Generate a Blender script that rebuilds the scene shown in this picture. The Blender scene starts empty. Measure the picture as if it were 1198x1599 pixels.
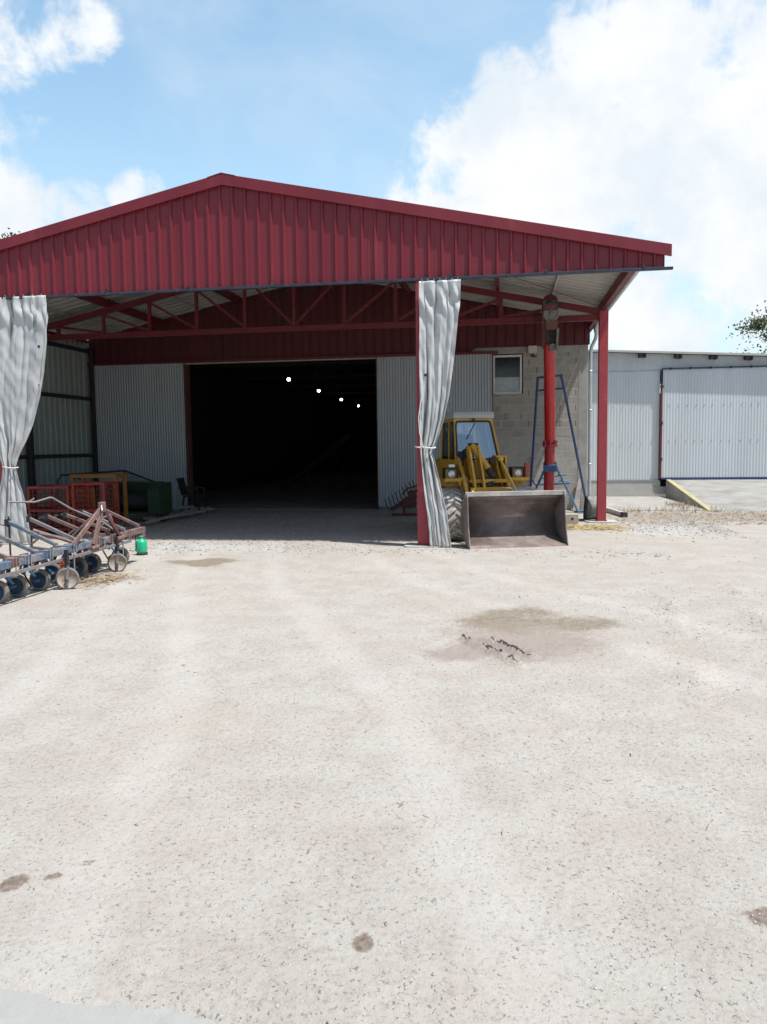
import bpy, math, random
import numpy as np
from mathutils import Vector, Matrix
R = math.radians
rnd = random.Random(7)
sc = bpy.context.scene
C = sc.collection

# ------------------------------------------------------------------ camera
CAMH = 1.75
FPX = 1214.13
pitch, yaw, roll = -0.0852, 0.1562, -0.0126
_f = np.array([-math.sin(yaw), math.cos(yaw), 0.]); _r = np.array([math.cos(yaw), math.sin(yaw), 0.]); _u = np.array([0, 0, 1.])
CF = _f*math.cos(pitch)+_u*math.sin(pitch); CU0 = _u*math.cos(pitch)-_f*math.sin(pitch)
CR = _r*math.cos(roll)+CU0*math.sin(roll); CU = CU0*math.cos(roll)-_r*math.sin(roll)
cam = bpy.data.cameras.new('camera'); camo = bpy.data.objects.new('camera', cam); C.objects.link(camo)
cam.sensor_fit = 'VERTICAL'; cam.sensor_height = 24; cam.lens = FPX/1599*24; cam.clip_end = 2000; cam.clip_start = .05
camo.matrix_world = Matrix(((CR[0], CU[0], -CF[0], 0), (CR[1], CU[1], -CF[1], 0), (CR[2], CU[2], -CF[2], CAMH), (0, 0, 0, 1)))
sc.camera = camo
def ray(x, y): return CF*FPX+CR*(x-599)-CU*(y-799.5)
def at(x, y, Y):            # the point of the plane at distance Y seen at this pixel of the photograph
    d = ray(x, y); t = Y/d[1]; return Vector((d[0]*t, Y, CAMH+d[2]*t))
def gnd(x, y):
    d = ray(x, y); t = -CAMH/d[2]; return Vector((d[0]*t, d[1]*t, 0))

# ------------------------------------------------------------------ sun, sky, exposure
LD = Vector((-.404, .18, -1)).normalized()
sun = bpy.data.lights.new('sun', 'SUN'); sun.energy = 5.0; sun.angle = R(.6); sun.color = (1, .965, .91)
so = bpy.data.objects.new('sun', sun); C.objects.link(so); so.rotation_euler = LD.to_track_quat('-Z', 'Y').to_euler()
SUN_EL = math.asin(-LD.z); SUN_AZ = math.atan2(-LD.x, -LD.y)
sc.view_settings.view_transform = 'Standard'; sc.view_settings.look = 'None'; sc.view_settings.exposure = 0.17; sc.view_settings.gamma = 1
sc.render.engine = 'CYCLES'
try:
    sc.cycles.use_denoising = True; sc.cycles.max_bounces = 6; sc.cycles.diffuse_bounces = 2; sc.cycles.glossy_bounces = 3
    sc.cycles.caustics_reflective = False; sc.cycles.caustics_refractive = False
    sc.cycles.sample_clamp_indirect = 4
except Exception: pass

class NT:
    """small helper for node trees"""
    def __init__(s, nt): s.nt = nt; s.n = nt.nodes; s.l = nt.links
    def new(s, t, **kw):
        n = s.n.new(t)
        for k, v in kw.items(): setattr(n, k, v)
        return n
    def put(s, sock, v):
        if hasattr(v, 'is_output'): s.l.new(v, sock)
        else: sock.default_value = v
    def math(s, op, a, b=0., c=None, clamp=False):
        n = s.new('ShaderNodeMath', operation=op, use_clamp=clamp); s.put(n.inputs[0], a); s.put(n.inputs[1], b)
        if c is not None: s.put(n.inputs[2], c)
        return n.outputs[0]
    def vmath(s, op, a, b):
        n = s.new('ShaderNodeVectorMath', operation=op); s.put(n.inputs[0], a); s.put(n.inputs[1], b); return n
    def noise(s, vec, scale, detail=4, rough=.55, dist=0):
        n = s.new('ShaderNodeTexNoise'); s.l.new(vec, n.inputs['Vector'])
        n.inputs['Scale'].default_value = scale; n.inputs['Detail'].default_value = detail; n.inputs['Roughness'].default_value = rough; n.inputs['Distortion'].default_value = dist
        return n.outputs[0]
    def smooth(s, v, a, b, lo=0., hi=1.):
        n = s.new('ShaderNodeMapRange', interpolation_type='SMOOTHSTEP'); s.put(n.inputs[0], v)
        for i, q in enumerate((a, b, lo, hi)): n.inputs[i+1].default_value = q
        return n.outputs[0]
    def mix(s, f, a, b, mode='MIX'):
        n = s.new('ShaderNodeMix', data_type='RGBA', blend_type=mode); s.put(n.inputs[0], f)
        for i, v in ((6, a), (7, b)):
            if hasattr(v, 'is_output'): s.l.new(v, n.inputs[i])
            else: n.inputs[i].default_value = (*v[:3], 1)
        return n.outputs[2]
    def bump(s, h, dist, strength=1., normal=None):
        n = s.new('ShaderNodeBump'); s.put(n.inputs['Height'], h); n.inputs['Distance'].default_value = dist; n.inputs['Strength'].default_value = strength
        if normal is not None: s.l.new(normal, n.inputs['Normal'])
        return n.outputs[0]

w = bpy.data.worlds.new('World'); sc.world = w; w.use_nodes = True
T = NT(w.node_tree); T.n.clear()
sky = T.new('ShaderNodeTexSky', sky_type='NISHITA', sun_disc=False, sun_elevation=SUN_EL, sun_rotation=SUN_AZ, air_density=1.0, dust_density=2.2, ozone_density=1.2)
tc = T.new('ShaderNodeTexCoord'); vec = tc.outputs['Generated']
sep = T.new('ShaderNodeSeparateXYZ'); T.l.new(vec, sep.inputs[0])
# cloud masses, given as directions in the world with an angular size (degrees) and a weight
def cdir(x, y): d = ray(x, y); return d/np.linalg.norm(d)
blobs = [(830, 250, 6.6, 1.), (980, 190, 7.5, 1.), (1170, 270, 8.5, .9), (715, 275, 4.2, .9), (650, 300, 2.6, .8), (900, 330, 8, .78), (1090, 400, 10, .66), (905, 105, 3.6, .85), (1130, 130, 4.2, .66), (1330, 260, 12, 1.), (950, 15, 4.5, .66), (1120, 40, 3.5, .6),
         (25, 25, 4.6, .62), (120, 40, 2.6, .55), (-90, 60, 7, .8), (215, 315, 2.4, .78), (120, 325, 2.4, .74), (35, 310, 2.2, .6), (-60, 350, 6, .7), (160, 180, 1.8, .5)]
field = None
warp = T.noise(vec, 7.0, 6, .6)
for bx, by, rad, wt in blobs:
    d = cdir(bx, by)
    dn = T.vmath('DOT_PRODUCT', vec, tuple(d)).outputs['Value']
    cr = math.cos(R(rad))
    v = T.smooth(dn, cr-(1-cr)*.8, 1-(1-cr)*.15, 0., wt)
    field = v if field is None else T.math('MAXIMUM', field, v)
n1 = T.noise(vec, 9.0, 9, .62, .25)
n2 = T.noise(vec, 2.6, 5, .55)
far = T.smooth(sep.outputs[1], -.2, .55)              # plain broken cloud elsewhere in the sky
gen = T.math('MULTIPLY', T.math('SUBTRACT', 1., far), T.smooth(n2, .54, .70, 0., .5))
field = T.math('MAXIMUM', field, gen)
dens = T.math('ADD', T.math('MULTIPLY', field, .66), T.math('MULTIPLY', T.math('SUBTRACT', n1, .5), 1.5))
mask = T.smooth(dens, .24, .52)
veil = T.math('MULTIPLY', T.smooth(T.noise(vec, 4.0, 7, .6, .6), .38, .75), .42)
low = T.math('MULTIPLY', T.smooth(sep.outputs[2], .42, .02), .62)
veil = T.math('MULTIPLY', T.math('MAXIMUM', veil, low), T.smooth(sep.outputs[1], -.3, .3, .25, 1.))
shade = T.smooth(T.noise(vec, 7.0, 9, .64), .36, .66)
ccol = T.mix(shade, (8.9, 9.05, 9.2), (7.3, 7.95, 8.6))
lit = T.math('MULTIPLY', T.smooth(sep.outputs[1], -.05, .5), T.smooth(sep.outputs[2], .80, .45))
skyk = T.mix(lit, (1.05, 1.15, 1.15), (2.35, 2.6, 2.3))  # unseen sky behind and overhead kept dimmer to cut ambient fill
skyc = T.mix(1.0, sky.outputs[0], skyk, 'MULTIPLY')
c1 = T.mix(veil, skyc, (6.6, 7.6, 8.7))
c2 = T.mix(mask, c1, ccol)
bg = T.new('ShaderNodeBackground'); T.l.new(c2, bg.inputs[0]); bg.inputs[1].default_value = .1
wo = T.new('ShaderNodeOutputWorld'); T.l.new(bg.outputs[0], wo.inputs[0])

# ------------------------------------------------------------------ materials
def material(name):
    m = bpy.data.materials.new(name); m.use_nodes = True
    t = NT(m.node_tree); t.b = t.n['Principled BSDF']; t.tc = t.new('ShaderNodeTexCoord'); t.P = t.tc.outputs['Object']
    return m, t
def pbr(name, col, rough=.6, metal=0., var=.18, vscale=3., bump=.0, bscale=60., dirt=None, dscale=2., damt=(.55, .7), streak=False, spec=.5, coat=0.):
    m, t = material(name)
    vec = t.P
    # world position keeps wear continuous and differs from one thing to the next
    geo = t.new('ShaderNodeNewGeometry'); vec = geo.outputs['Position']
    if streak:
        mp = t.new('ShaderNodeMapping'); t.l.new(vec, mp.inputs[0]); mp.inputs['Scale'].default_value = (1, 1, .12); sv = mp.outputs[0]
    else: sv = vec
    n = t.noise(sv, vscale, 6, .6)
    c = t.mix(t.smooth(n, .25, .75), [k*(1-var) for k in col], [min(1, k*(1+var)) for k in col])
    rr = t.smooth(n, .2, .8, max(.02, rough-.1), min(1, rough+.1))
    if dirt:
        dm = t.smooth(t.noise(sv, dscale, 8, .68), damt[0], damt[1])
        c = t.mix(dm, c, dirt); rr = t.math('MAXIMUM', rr, t.math('MULTIPLY', dm, .85))
        if metal: t.l.new(t.math('MULTIPLY', t.math('SUBTRACT', 1., dm), metal), t.b.inputs['Metallic'])
    elif metal: t.b.inputs['Metallic'].default_value = metal
    t.l.new(c, t.b.inputs['Base Color']); t.l.new(rr, t.b.inputs['Roughness'])
    t.b.inputs['Specular IOR Level'].default_value = spec
    if coat: t.b.inputs['Coat Weight'].default_value = coat
    if bump: t.l.new(t.bump(t.noise(vec, bscale, 5, .6), bump), t.b.inputs['Normal'])
    return m

M = {}
M['red_sheet'] = pbr('red_sheet', (.19, .020, .031), .42, var=.10, vscale=1.2, dirt=(.33, .09, .09), dscale=1.5, damt=(.56, .85), streak=True, bump=.0015, bscale=9)
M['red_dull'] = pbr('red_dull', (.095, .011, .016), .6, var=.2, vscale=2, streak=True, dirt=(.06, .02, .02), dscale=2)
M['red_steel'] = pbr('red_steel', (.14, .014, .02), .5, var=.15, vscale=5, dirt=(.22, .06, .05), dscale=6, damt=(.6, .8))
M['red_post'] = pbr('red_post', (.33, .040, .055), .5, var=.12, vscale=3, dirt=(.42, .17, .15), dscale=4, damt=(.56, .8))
M['dark_rail'] = pbr('dark_rail', (.05, .06, .085), .45, .5, dirt=(.12, .1, .09), dscale=8)
M['white_under'] = pbr('white_under', (.43, .42, .39), .55, var=.08, vscale=1.5, dirt=(.26, .24, .2), dscale=2.5, damt=(.55, .85))
M['grey_clad'] = pbr('grey_clad', (.34, .39, .38), .5, .1, var=.12, vscale=1.5, streak=True, dirt=(.22, .22, .2), dscale=2, damt=(.5, .8))
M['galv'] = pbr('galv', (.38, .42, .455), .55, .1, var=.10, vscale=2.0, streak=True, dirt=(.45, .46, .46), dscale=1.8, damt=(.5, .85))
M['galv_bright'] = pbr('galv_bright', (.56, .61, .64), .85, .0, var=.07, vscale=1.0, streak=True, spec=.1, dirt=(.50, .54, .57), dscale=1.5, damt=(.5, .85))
M['galv_pipe'] = pbr('galv_pipe', (.5, .53, .56), .38, .6, var=.15)
M['black_steel'] = pbr('black_steel', (.025, .026, .03), .6, .1, dirt=(.06, .045, .035), dscale=5)
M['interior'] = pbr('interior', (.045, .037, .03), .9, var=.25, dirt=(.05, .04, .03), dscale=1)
M['interior_floor'] = pbr('interior_floor', (.26, .25, .235), .95, var=.25, vscale=1.5, bump=.01, bscale=25)
M['conc'] = pbr('conc', (.34, .33, .31), .9, var=.14, vscale=2.5, bump=.004, bscale=40, dirt=(.25, .235, .21), dscale=2, damt=(.48, .75))
M['conc_ramp'] = pbr('conc_ramp', (.27, .265, .25), .9, var=.2, vscale=1.6, bump=.005, bscale=30, dirt=(.34, .335, .32), dscale=1.2, damt=(.45, .7))
M['conc_white'] = pbr('conc_white', (.45, .45, .43), .9, var=.10, vscale=2.5, bump=.003, bscale=40, dirt=(.42, .40, .36), dscale=3, damt=(.52, .8))
M['yellow_line'] = pbr('yellow_line', (.42, .36, .18), .8, var=.12, dirt=(.5, .45, .33), dscale=9, damt=(.48, .66))
M['white_frame'] = pbr('white_frame', (.66, .66, .64), .4, var=.06)
M['pale_box'] = pbr('pale_box', (.55, .53, .47), .5, var=.1, dirt=(.3, .27, .22), dscale=7)
M['loader_yellow'] = pbr('loader_yellow', (.60, .33, .035), .42, var=.2, vscale=4, dirt=(.20, .12, .06), dscale=6, damt=(.52, .72))
M['black_rubber'] = pbr('black_rubber', (.03, .03, .032), .75, var=.2, dirt=(.10, .09, .08), dscale=8)
M['tyre_dusty_lit'] = pbr('tyre_dusty_lit', (.46, .44, .41), .95, var=.2, vscale=8, dirt=(.25, .235, .215), dscale=10, damt=(.52, .72), bump=.003, bscale=40)  # dusty tone lifted further to stand in for bounce light on the tyres
M['bucket_steel'] = pbr('bucket_steel', (.20, .162, .15), .55, .2, var=.25, vscale=2.5, dirt=(.29, .235, .215), dscale=4, damt=(.42, .70), bump=.003, bscale=20)
M['bucket_worn'] = pbr('bucket_worn', (.36, .34, .33), .5, .4, var=.2, vscale=5, dirt=(.28, .2, .17), dscale=7, damt=(.5, .72))
M['chrome'] = pbr('chrome', (.75, .75, .75), .15, 1., var=.03)
M['off_white'] = pbr('off_white', (.45, .45, .43), .5, var=.06, dirt=(.4, .38, .35), dscale=5, damt=(.55, .8))
M['auger_red'] = pbr('auger_red', (.50, .012, .018), .33, var=.12, dirt=(.24, .05, .05), dscale=5, damt=(.6, .8), coat=.3)
M['auger_red_worn'] = pbr('auger_red_worn', (.36, .03, .04), .5, var=.2, dirt=(.30, .10, .10), dscale=6, damt=(.5, .7))
M['auger_rust'] = pbr('auger_rust', (.17, .08, .06), .7, .2, var=.3, dirt=(.06, .04, .035), dscale=9)
M['blue_steel'] = pbr('blue_steel', (.025, .07, .20), .45, var=.2, dirt=(.05, .06, .09), dscale=9, damt=(.6, .75))
M['blue_faded'] = pbr('blue_faded', (.07, .125, .20), .5, var=.35, vscale=6, dirt=(.24, .215, .21), dscale=8, damt=(.40, .60))
M['blue_deep'] = pbr('blue_deep', (.012, .055, .12), .5, var=.25, dirt=(.07, .08, .09), dscale=12, damt=(.52, .7))
M['rust_pale'] = pbr('rust_pale', (.20, .125, .115), .7, .15, var=.3, vscale=7, dirt=(.27, .225, .215), dscale=9, damt=(.5, .7))
M['rust_grey'] = pbr('rust_grey', (.21, .205, .22), .6, .25, var=.25, vscale=7, dirt=(.24, .15, .13), dscale=11, damt=(.5, .64))
M['rust_dark'] = pbr('rust_dark', (.12, .045, .04), .8, .1, var=.3, dirt=(.05, .04, .04), dscale=9)
M['cream_disc'] = pbr('cream_disc', (.36, .31, .265), .7, var=.15, dirt=(.17, .12, .09), dscale=14)
M['tyre_tan'] = pbr('tyre_tan', (.19, .165, .145), .9, var=.2, vscale=9, dirt=(.10, .085, .075), dscale=12)
M['red_cage'] = pbr('red_cage', (.25, .028, .018), .5, var=.2, dirt=(.3, .08, .05), dscale=6)
M['red_cage_dark'] = pbr('red_cage_dark', (.28, .03, .03), .55, var=.2)
M['orange'] = pbr('orange', (.30, .12, .012), .5, var=.15, dirt=(.35, .15, .04), dscale=5)
M['green_bin'] = pbr('green_bin', (.018, .045, .018), .6, var=.2, dirt=(.05, .06, .04), dscale=5)
M['green_dark'] = pbr('green_dark', (.018, .04, .02), .7, var=.2)
M['plank'] = pbr('plank', (.27, .25, .23), .85, var=.3, vscale=6, dirt=(.15, .135, .12), dscale=5, bump=.004, bscale=30)
M['jug_green'] = pbr('jug_green', (.012, .42, .22), .35, var=.1)
M['dark_chair'] = pbr('dark_chair', (.02, .028, .026), .5, var=.1)
M['grey_plastic'] = pbr('grey_plastic', (.17, .17, .165), .6, var=.25, dirt=(.32, .3, .28), dscale=7)
M['white_rope'] = pbr('white_rope', (.7, .69, .65), .8, var=.08)
M['bark'] = pbr('bark', (.11, .085, .06), .95, var=.3, vscale=8, bump=.02, bscale=15)
M['tap'] = pbr('tap', (.3, .29, .27), .5, .5)
M['lens_red'] = pbr('lens_red', (.4, .06, .03), .2, var=.05)
M['lens_clear'] = pbr('lens_clear', (.75, .77, .78), .12, .3, var=.05)

def mk_vinyl():
    m, t = material('vinyl')
    geo = t.new('ShaderNodeNewGeometry'); p = geo.outputs['Position']
    n = t.noise(p, 3, 6, .6)
    c = t.mix(t.smooth(n, .3, .7), (.42, .435, .44), (.51, .525, .53))
    c = t.mix(t.smooth(t.noise(p, 9, 8, .7), .58, .8), c, (.33, .33, .32))
    sz = t.new('ShaderNodeSeparateXYZ'); t.l.new(p, sz.inputs[0])
    spl = t.math('ADD', t.smooth(sz.outputs[2], .75, .0, 0., .62), t.math('MULTIPLY', t.math('SUBTRACT', t.noise(p, 6, 7, .7), .5), 1.2))
    c = t.mix(t.math('MULTIPLY', t.smooth(spl, .25, .8), .6), c, (.36, .33, .285))
    t.l.new(c, t.b.inputs['Base Color']); t.b.inputs['Roughness'].default_value = .42
    t.l.new(t.bump(t.noise(p, 11, 4, .6), .008, .5), t.b.inputs['Normal'])
    return m
M['vinyl'] = mk_vinyl()
def mk_glass(name, tint, refl):
    m, t = material(name)
    tr = t.new('ShaderNodeBsdfTransparent'); tr.inputs[0].default_value = (*tint, 1)
    gl = t.new('ShaderNodeBsdfGlossy'); gl.inputs['Roughness'].default_value = .03; gl.inputs[0].default_value = (.85, .92, 1, 1)
    fr = t.new('ShaderNodeFresnel'); fr.inputs[0].default_value = 1.5
    mx = t.new('ShaderNodeMixShader'); t.l.new(t.math('ADD', t.math('MULTIPLY', fr.outputs[0], .7), refl, clamp=True), mx.inputs[0])
    t.l.new(tr.outputs[0], mx.inputs[1]); t.l.new(gl.outputs[0], mx.inputs[2])
    t.l.new(mx.outputs[0], t.n['Material Output'].inputs[0]); return m
M['glass'] = mk_glass('glass', (.93, .96, .96), .05)
M['windscreen'] = mk_glass('windscreen', (.93, .96, .96), .16)
M['window_glass'] = pbr('window_glass', (.015, .02, .025), .08, var=.05, spec=.8)
M['window_reflection'] = pbr('window_reflection', (.34, .39, .42), .25, var=.15, vscale=5, spec=.8)  # pale base colour stands in for the bright reflection in the lower pane
def mk_emit(name, col, s):
    m, t = material(name); t.b.inputs['Base Color'].default_value = (.8, .8, .8, 1)
    t.b.inputs['Emission Color'].default_value = (*col, 1); t.b.inputs['Emission Strength'].default_value = s; return m
M['lamp'] = mk_emit('lamp', (1, .98, .95), 14)

def mk_blocks():
    m, t = material('block_wall')
    geo = t.new('ShaderNodeNewGeometry'); p = geo.outputs['Position']
    s = t.new('ShaderNodeSeparateXYZ'); t.l.new(p, s.inputs[0])
    cb = t.new('ShaderNodeCombineXYZ'); t.l.new(t.math('ADD', s.outputs[0], s.outputs[1]), cb.inputs[0]); t.l.new(t.math('ADD', s.outputs[2], .03), cb.inputs[1])
    def brick(c1, c2, mo, ms, sm):
        b = t.new('ShaderNodeTexBrick'); t.l.new(cb.outputs[0], b.inputs['Vector'])
        b.inputs['Color1'].default_value = (*c1, 1); b.inputs['Color2'].default_value = (*c2, 1); b.inputs['Mortar'].default_value = (*mo, 1)
        b.inputs['Scale'].default_value = 1; b.inputs['Mortar Size'].default_value = ms; b.inputs['Mortar Smooth'].default_value = sm
        b.inputs['Brick Width'].default_value = .40; b.inputs['Row Height'].default_value = .2; b.inputs['Bias'].default_value = -.1; return b
    b = brick((.32, .295, .26), (.42, .39, .345), (.46, .44, .40), .012, .3)
    # open vertical joints, dark and irregular: x falls near a joint, z inside the course
    zrow = t.math('DIVIDE', t.math('ADD', s.outputs[2], .03), .2)
    row = t.math('FLOOR', zrow); fr = t.math('FRACT', zrow)
    par = t.math('MULTIPLY', t.math('MODULO', row, 2.), .5)
    u = t.math('ADD', t.math('DIVIDE', t.math('ADD', s.outputs[0], 20.), .4), par)
    fu = t.math('ABSOLUTE', t.math('SUBTRACT', t.math('FRACT', u), .5))
    wn = t.new('ShaderNodeTexWhiteNoise', noise_dimensions='2D'); cw = t.new('ShaderNodeCombineXYZ'); t.l.new(t.math('ROUND', u), cw.inputs[0]); t.l.new(row, cw.inputs[1]); t.l.new(cw.outputs[0], wn.inputs['Vector'])
    jm = t.math('MULTIPLY', t.math('LESS_THAN', t.math('SUBTRACT', .5, fu), .022), t.math('GREATER_THAN', wn.outputs[0], .35))
    jm = t.math('MULTIPLY', jm, t.math('MULTIPLY', t.math('GREATER_THAN', fr, .12), t.math('LESS_THAN', fr, .9)))
    low = t.smooth(s.outputs[2], 2.02, 1.98)
    col = t.mix(jm, b.outputs[0], (.07, .06, .05))
    rough = t.noise(p, 5, 8, .65)
    plaster = t.mix(t.smooth(rough, .35, .65), (.36, .35, .33), (.50, .485, .455))
    lowc = t.mix(.62, b.outputs[0], plaster)
    col = t.mix(low, col, lowc)
    col = t.mix(t.smooth(t.noise(p, 2.2, 8, .7), .52, .75), col, (.50, .48, .44))
    col = t.mix(t.math('MULTIPLY', t.smooth(t.noise(p, 45, 3, .6), .3, .7), .35), col, (.20, .185, .165))
    t.l.new(col, t.b.inputs['Base Color']); t.b.inputs['Roughness'].default_value = .95
    h = t.math('SUBTRACT', t.math('MULTIPLY', t.noise(p, 50, 5, .6), .5), t.math('ADD', t.math('MULTIPLY', b.outputs[1], .6), t.math('MULTIPLY', jm, 3.)))
    t.l.new(t.bump(h, .006), t.b.inputs['Normal'])
    return m
M['blocks'] = mk_blocks()

def mk_ground():
    m, t = material('gravel_ground')
    geo = t.new('ShaderNodeNewGeometry'); p = geo.outputs['Position']
    def attr(n): a = t.new('ShaderNodeAttribute'); a.attribute_name = n; return a.outputs['Fac']
    big = t.noise(p, .35, 6, .6); mid = t.noise(p, 2.2, 8, .62); fine = t.noise(p, 38, 6, .7)
    c = t.mix(t.smooth(big, .3, .7), (.375, .345, .308), (.40, .375, .340))
    c = t.mix(t.math('MULTIPLY', t.smooth(mid, .38, .66), .40), c, (.445, .427, .402))
    c = t.mix(t.math('MULTIPLY', t.smooth(mid, .56, .40), .35), c, (.345, .30, .275))
    c = t.mix(t.math('MULTIPLY', t.smooth(fine, .42, .60), .30), c, (.46, .45, .43))
    c = t.mix(t.math('MULTIPLY', t.smooth(fine, .47, .30), .5), c, (.22, .195, .175))
    # small stones: cells with their own tint
    nz = t.new('ShaderNodeTexNoise'); t.l.new(p, nz.inputs['Vector']); nz.inputs['Scale'].default_value = 45; nz.inputs['Detail'].default_value = 4
    pd = t.vmath('ADD', p, t.vmath('SCALE', nz.outputs['Color'], (0, 0, 0)).outputs[0]).outputs[0]
    pd.node.inputs[1].links[0].from_node.inputs['Scale'].default_value = .05
    vo = t.new('ShaderNodeTexVoronoi'); t.l.new(pd, vo.inputs['Vector']); vo.inputs['Scale'].default_value = 75
    cs = t.new('ShaderNodeSeparateColor'); t.l.new(vo.outputs['Color'], cs.inputs[0])
    stone = t.math('MULTIPLY', t.smooth(vo.outputs['Distance'], .42, .30), t.math('GREATER_THAN', cs.outputs[0], .80))
    sc_ = t.mix(t.smooth(cs.outputs[1], .2, .6), (.17, .16, .145), (.52, .51, .49))
    c = t.mix(t.math('MULTIPLY', stone, .75), c, sc_)
    vo2 = t.new('ShaderNodeTexVoronoi'); t.l.new(pd, vo2.inputs['Vector']); vo2.inputs['Scale'].default_value = 30
    cs2 = t.new('ShaderNodeSeparateColor'); t.l.new(vo2.outputs['Color'], cs2.inputs[0])
    st2 = t.math('MULTIPLY', t.smooth(vo2.outputs['Distance'], .30, .20), t.math('GREATER_THAN', cs2.outputs[0], .9))
    sc2 = t.mix(cs2.outputs[1], (.20, .185, .17), (.50, .49, .48))
    c = t.mix(t.math('MULTIPLY', st2, .45), c, sc2)
    edge = t.math('ADD', t.math('MULTIPLY', t.math('SUBTRACT', t.noise(p, 9, 7, .7), .5), .9), t.math('MULTIPLY', t.math('SUBTRACT', t.noise(p, 34, 6, .7), .5), .9))
    def msk(name, a=.35, b=.6): return t.smooth(t.math('ADD', attr(name), edge), a, b)
    tr = t.smooth(t.math('ADD', attr('lane'), t.math('MULTIPLY', edge, .5)), .25, .8)
    c = t.mix(t.math('MULTIPLY', tr, .42), c, (.48, .457, .43))
    warm = t.smooth(t.noise(p, .8, 5, .6), .42, .68)
    c = t.mix(t.math('MULTIPLY', warm, .28), c, (.39, .33, .28))
    c = t.mix(t.math('MULTIPLY', msk('damp', .2, .7), .92), c, t.mix(t.smooth(t.noise(p, 14, 7, .7), .35, .65), (.19, .16, .112), (.27, .235, .185)))
    c = t.mix(t.math('MULTIPLY', msk('wet', .35, .6), .8), c, t.mix(t.smooth(fine, .35, .6), (.11, .075, .055), (.22, .165, .13)))
    c = t.mix(t.math('MULTIPLY', msk('pink', .3, .85), .7), c, (.27, .225, .195))
    c = t.mix(t.math('MULTIPLY', msk('white', .4, .8), .5), c, (.47, .475, .475))
    c = t.mix(t.math('MULTIPLY', msk('debris', .4, .7), .5), c, (.26, .22, .175))
    c = t.mix(t.math('MULTIPLY', msk('shed', .3, .9), .15), c, (.26, .245, .23))  # ground colour darkened under the canopy to deepen its shade
    t.l.new(c, t.b.inputs['Base Color']); t.b.inputs['Roughness'].default_value = .95; t.b.inputs['Specular IOR Level'].default_value = .15
    h = t.math('ADD', t.math('MULTIPLY', t.noise(p, 16, 9, .72), 1.0), t.math('ADD', t.math('MULTIPLY', stone, .35), t.math('MULTIPLY', st2, .15)))
    t.l.new(t.bump(h, .018, .9), t.b.inputs['Normal'])
    return m
M['ground'] = mk_ground()
def mk_leaf(name, c1, c2):
    m, t = material(name); oi = t.new('ShaderNodeNewGeometry')
    v = oi.outputs['Random Per Island']
    t.l.new(t.mix(v, c1, c2), t.b.inputs['Base Color']); t.b.inputs['Roughness'].default_value = .6
    return m
M['leaf'] = mk_leaf('leaf', (.05, .085, .03), (.12, .16, .06))
M['dry'] = mk_leaf('dry', (.20, .13, .07), (.42, .33, .22))
M['straw'] = mk_leaf('straw', (.42, .33, .15), (.55, .46, .26))
M['pebble'] = mk_leaf('pebble', (.25, .235, .215), (.46, .45, .43))

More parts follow.
